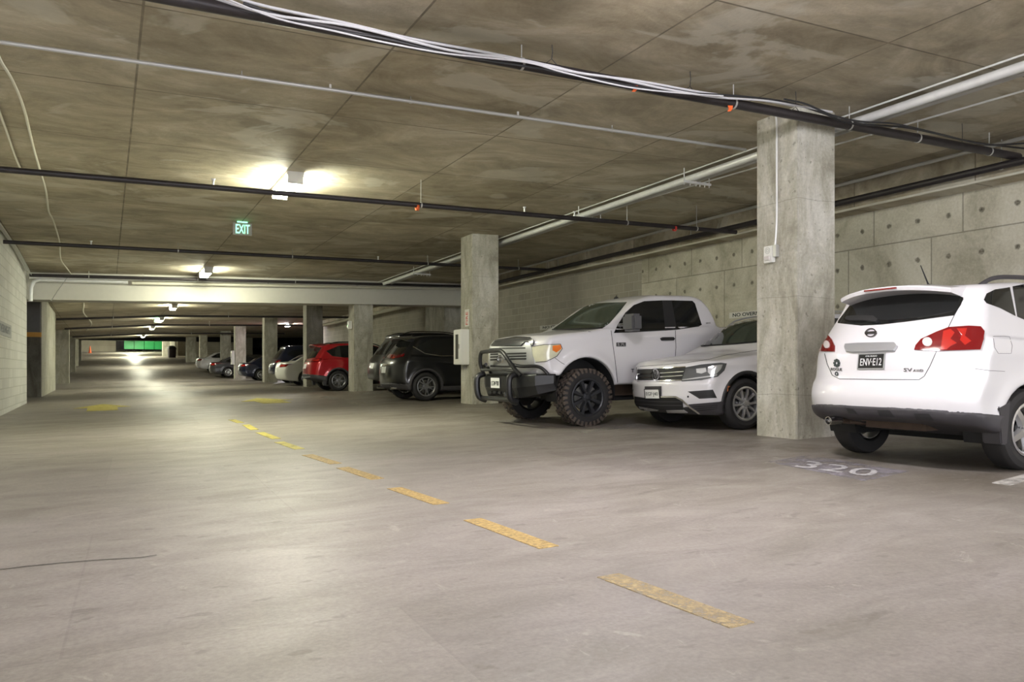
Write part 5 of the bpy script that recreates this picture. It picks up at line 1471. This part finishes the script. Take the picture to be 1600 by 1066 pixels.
# ================= red SUV behind the beam column
P_RED = P_var(P_SUV, L=4.65, W=1.84, H=1.70, wx=(.95, 3.66), wz=.365, ar=.40,
    rear=[(.2, 4.40), (.38, 4.55), (.50, 4.64), (.66, 4.65), (.95, 4.60), (1.10, 4.52), (1.50, 4.22), (1.70, 4.05)],
    top=[(-.1, .74), (.10, .88), (.35, 1.0), (1.25, 1.09), (1.45, 1.18), (2.10, 1.58), (2.7, 1.69), (3.4, 1.695), (4.1, 1.65), (4.65, 1.60)], cr=.22)
car = Car('red_suv', 'bright red SUV, rear to the aisle, cut by the column under the beam', 'car', P_RED, 6.25, 28.22, 1, M['paint_red'], cell=.035)
car.cladding(M['cladding'], below([(0, .45), (.9, .38), (3.2, .40), (4.0, .52), (4.65, .62)], P_RED, ring=.06), off=.014, cell=.035)
common_rear(car, 1, [(.50, 1.02), (.88, 1.02), (.90, 1.14), (.80, 1.16), (.52, 1.10)], 'CQL·638', [(-.60, 1.18), (-.52, 1.54), (0, 1.60), (.52, 1.54), (.60, 1.18), (0, 1.15)],
    [(1.50, 1.14), (2.1, 1.56), (2.7, 1.62), (3.6, 1.58), (4.05, 1.40), (3.85, 1.22), (3.4, 1.16)], [(.56, 1.06), (.84, 1.06), (.86, 1.12), (.58, 1.09)], zp=.80)
car.strip([(-.45, 1.04), (0, 1.05), (.45, 1.04)], .04, 'rear', 'tailgate_trim', M['chrome'], off=.014)
car.strip([(-.6, .52), (0, .50), (.6, .52)], .03, 'rear', 'bumper_trim', M['satin'], off=.022)
spoiler(car, 3.95, 4.42, .60, 1.685, 1.66, drop=.08)
roof_rails(car, 1.9, 3.9, .66, M['black'], h=.05, r=.018)
for sg in (-1, 1):
    m = MB(); m.prism([(4.06, .52), (4.24, .50), (4.18, .20), (4.10, .19)], min(sg * .70, sg * .90), max(sg * .70, sg * .90), 'Y'); m.build('mud_flap', M['cladding'], car.t, bevel=.01)
mirrors(car, 1.66, 1.16, M['paint_red'])
car.wheels(.36, .225, .24, 'double5', M['alloy_mid'], M['rubber'])
underbody(car)

# ================= dark SUV deep in the bay between the red and the black ones
P_DK = P_var(P_RED, H=1.88, W=1.90, L=4.8, wx=(.95, 3.75))
P_DK['top'] = [(a, b + (.18 if b > 1.2 else .06)) for a, b in P_RED['top']]; P_DK['top'][-1] = (4.8, 1.76)
P_DK['rear'] = [(a, b + .15) for a, b in P_RED['rear']]
car = Car('black_suv', 'black SUV parked deep between the beam column and the glossy black SUV', 'car', P_DK, 7.14, 23.2, 1, M['paint_black'], cell=.04)
common_rear(car, 1, [(.62, 1.02), (.90, 1.02), (.90, 1.14), (.62, 1.14)], ' ', [(-.60, 1.22), (-.52, 1.60), (0, 1.66), (.52, 1.60), (.60, 1.22)],
    [(1.50, 1.18), (2.1, 1.60), (2.7, 1.68), (3.8, 1.62), (4.1, 1.42), (3.4, 1.18)], zp=.80)
roof_rails(car, 1.9, 4.0, .66, M['dark_chrome'], h=.05, r=.018)
mirrors(car, 1.66, 1.18, M['paint_black'])
car.wheels(.37, .235, .24, 'five', M['alloy_dark'], M['rubber']); underbody(car)

# ================= sedans
P_SED = dict(L=4.85, W=1.83, H=1.47, wx=(.95, 3.70), wz=.33, ar=.36, hood_z=.92, sill=.26,
    top=[(-.1, .60), (.10, .72), (.4, .82), (1.2, .93), (1.4, 1.0), (2.2, 1.40), (2.8, 1.465), (3.4, 1.43), (4.15, 1.10), (4.3, 1.075), (4.85, 1.06)],
    front=[(0, .12), (.3, .02), (.5, 0), (.7, .06), (.9, .25)],
    rear=[(.2, 4.65), (.36, 4.80), (.55, 4.85), (.72, 4.84), (.95, 4.78), (1.05, 4.74), (1.4, 4.4)],
    belt=[(0, .90), (1.2, .92), (3.4, .98), (4.8, 1.0)], bottom=[(0, .24), (.5, .19), (4.0, .2), (4.85, .30)],
    width=[(0, .93), (.6, .985), (1.5, 1), (3.6, 1), (4.2, .985), (4.85, .95)], cr=.24, cr2=.06, tumble=.36, shoulder=.05, flare=.014, R=.055, Rt=.06)
SIDE_SED = [(1.55, 1.00), (2.15, 1.34), (2.7, 1.40), (3.35, 1.36), (3.85, 1.10), (3.7, 1.03)]
def sedan(name, label, X, Y, paint, plate, light=None, glow=None, cell=.045, tilt=None, P=P_SED):
    car = Car(name, label, 'car', P, X, Y, 1, paint, cell=cell)
    common_rear(car, 1, light or [(.46, .82), (.86, .84), (.90, .96), (.50, .96)], plate, None, SIDE_SED, glow or [(.52, .85), (.78, .86), (.80, .93), (.54, .93)], zp=.62)
    car.patch([(3.50, -.50), (3.50, .50), (4.12, .58), (4.12, -.58)], 'top', 'rear_window', M['glass'], step=.08)
    mirrors(car, 1.75, 1.02, paint); car.wheels(.33, .215, .215, 'multi10', M['alloy'], M['rubber']); underbody(car)
    return car
sedan('white_sedan', 'near white sedan with wide red tail light left of the red SUV', 6.75, 36.15, M['paint_cream'], ' ')
sedan('dark_sedan', 'dark navy sedan seen between two far columns', 6.9, 48.5, M['paint_navy'], ' ')
sedan('grey_sedan', 'dark grey car tucked in front of the far white sedan', 6.35, 58.2, M['paint_grey'], ' ', light=[(.40, .80), (.86, .82), (.90, .98), (.44, .98)])
sedan('white_sedan', 'far white sedan at the last parking bay, small red tail lights', 5.95, 63.2, M['paint_white'], ' ')
car = Car('navy_suv', 'dark blue SUV half hidden behind the near white sedan', 'car', P_DK, 7.2, 40.3, 1, M['paint_navy'], cell=.05)
common_rear(car, 1, [(.62, 1.02), (.90, 1.02), (.90, 1.14), (.62, 1.14)], ' ', [(-.60, 1.22), (-.52, 1.60), (0, 1.66), (.52, 1.60), (.60, 1.22)],
    [(1.50, 1.18), (2.1, 1.60), (2.7, 1.68), (3.8, 1.62), (4.1, 1.42), (3.4, 1.18)], zp=.80)
mirrors(car, 1.66, 1.18, M['paint_navy']); car.wheels(.37, .235, .24, 'five', M['alloy_dark'], M['rubber']); underbody(car)
car = Car('red_sedan', 'dark red car far back above the navy sedan roof', 'car', P_SED, 8.6, 51.6, 1, M['paint_red'], cell=.05)
common_rear(car, 1, [(.46, .82), (.86, .84), (.90, .96), (.50, .96)], ' ', None, SIDE_SED, zp=.62)
car.wheels(.33, .215, .215, 'multi10', M['alloy'], M['rubber']); underbody(car)
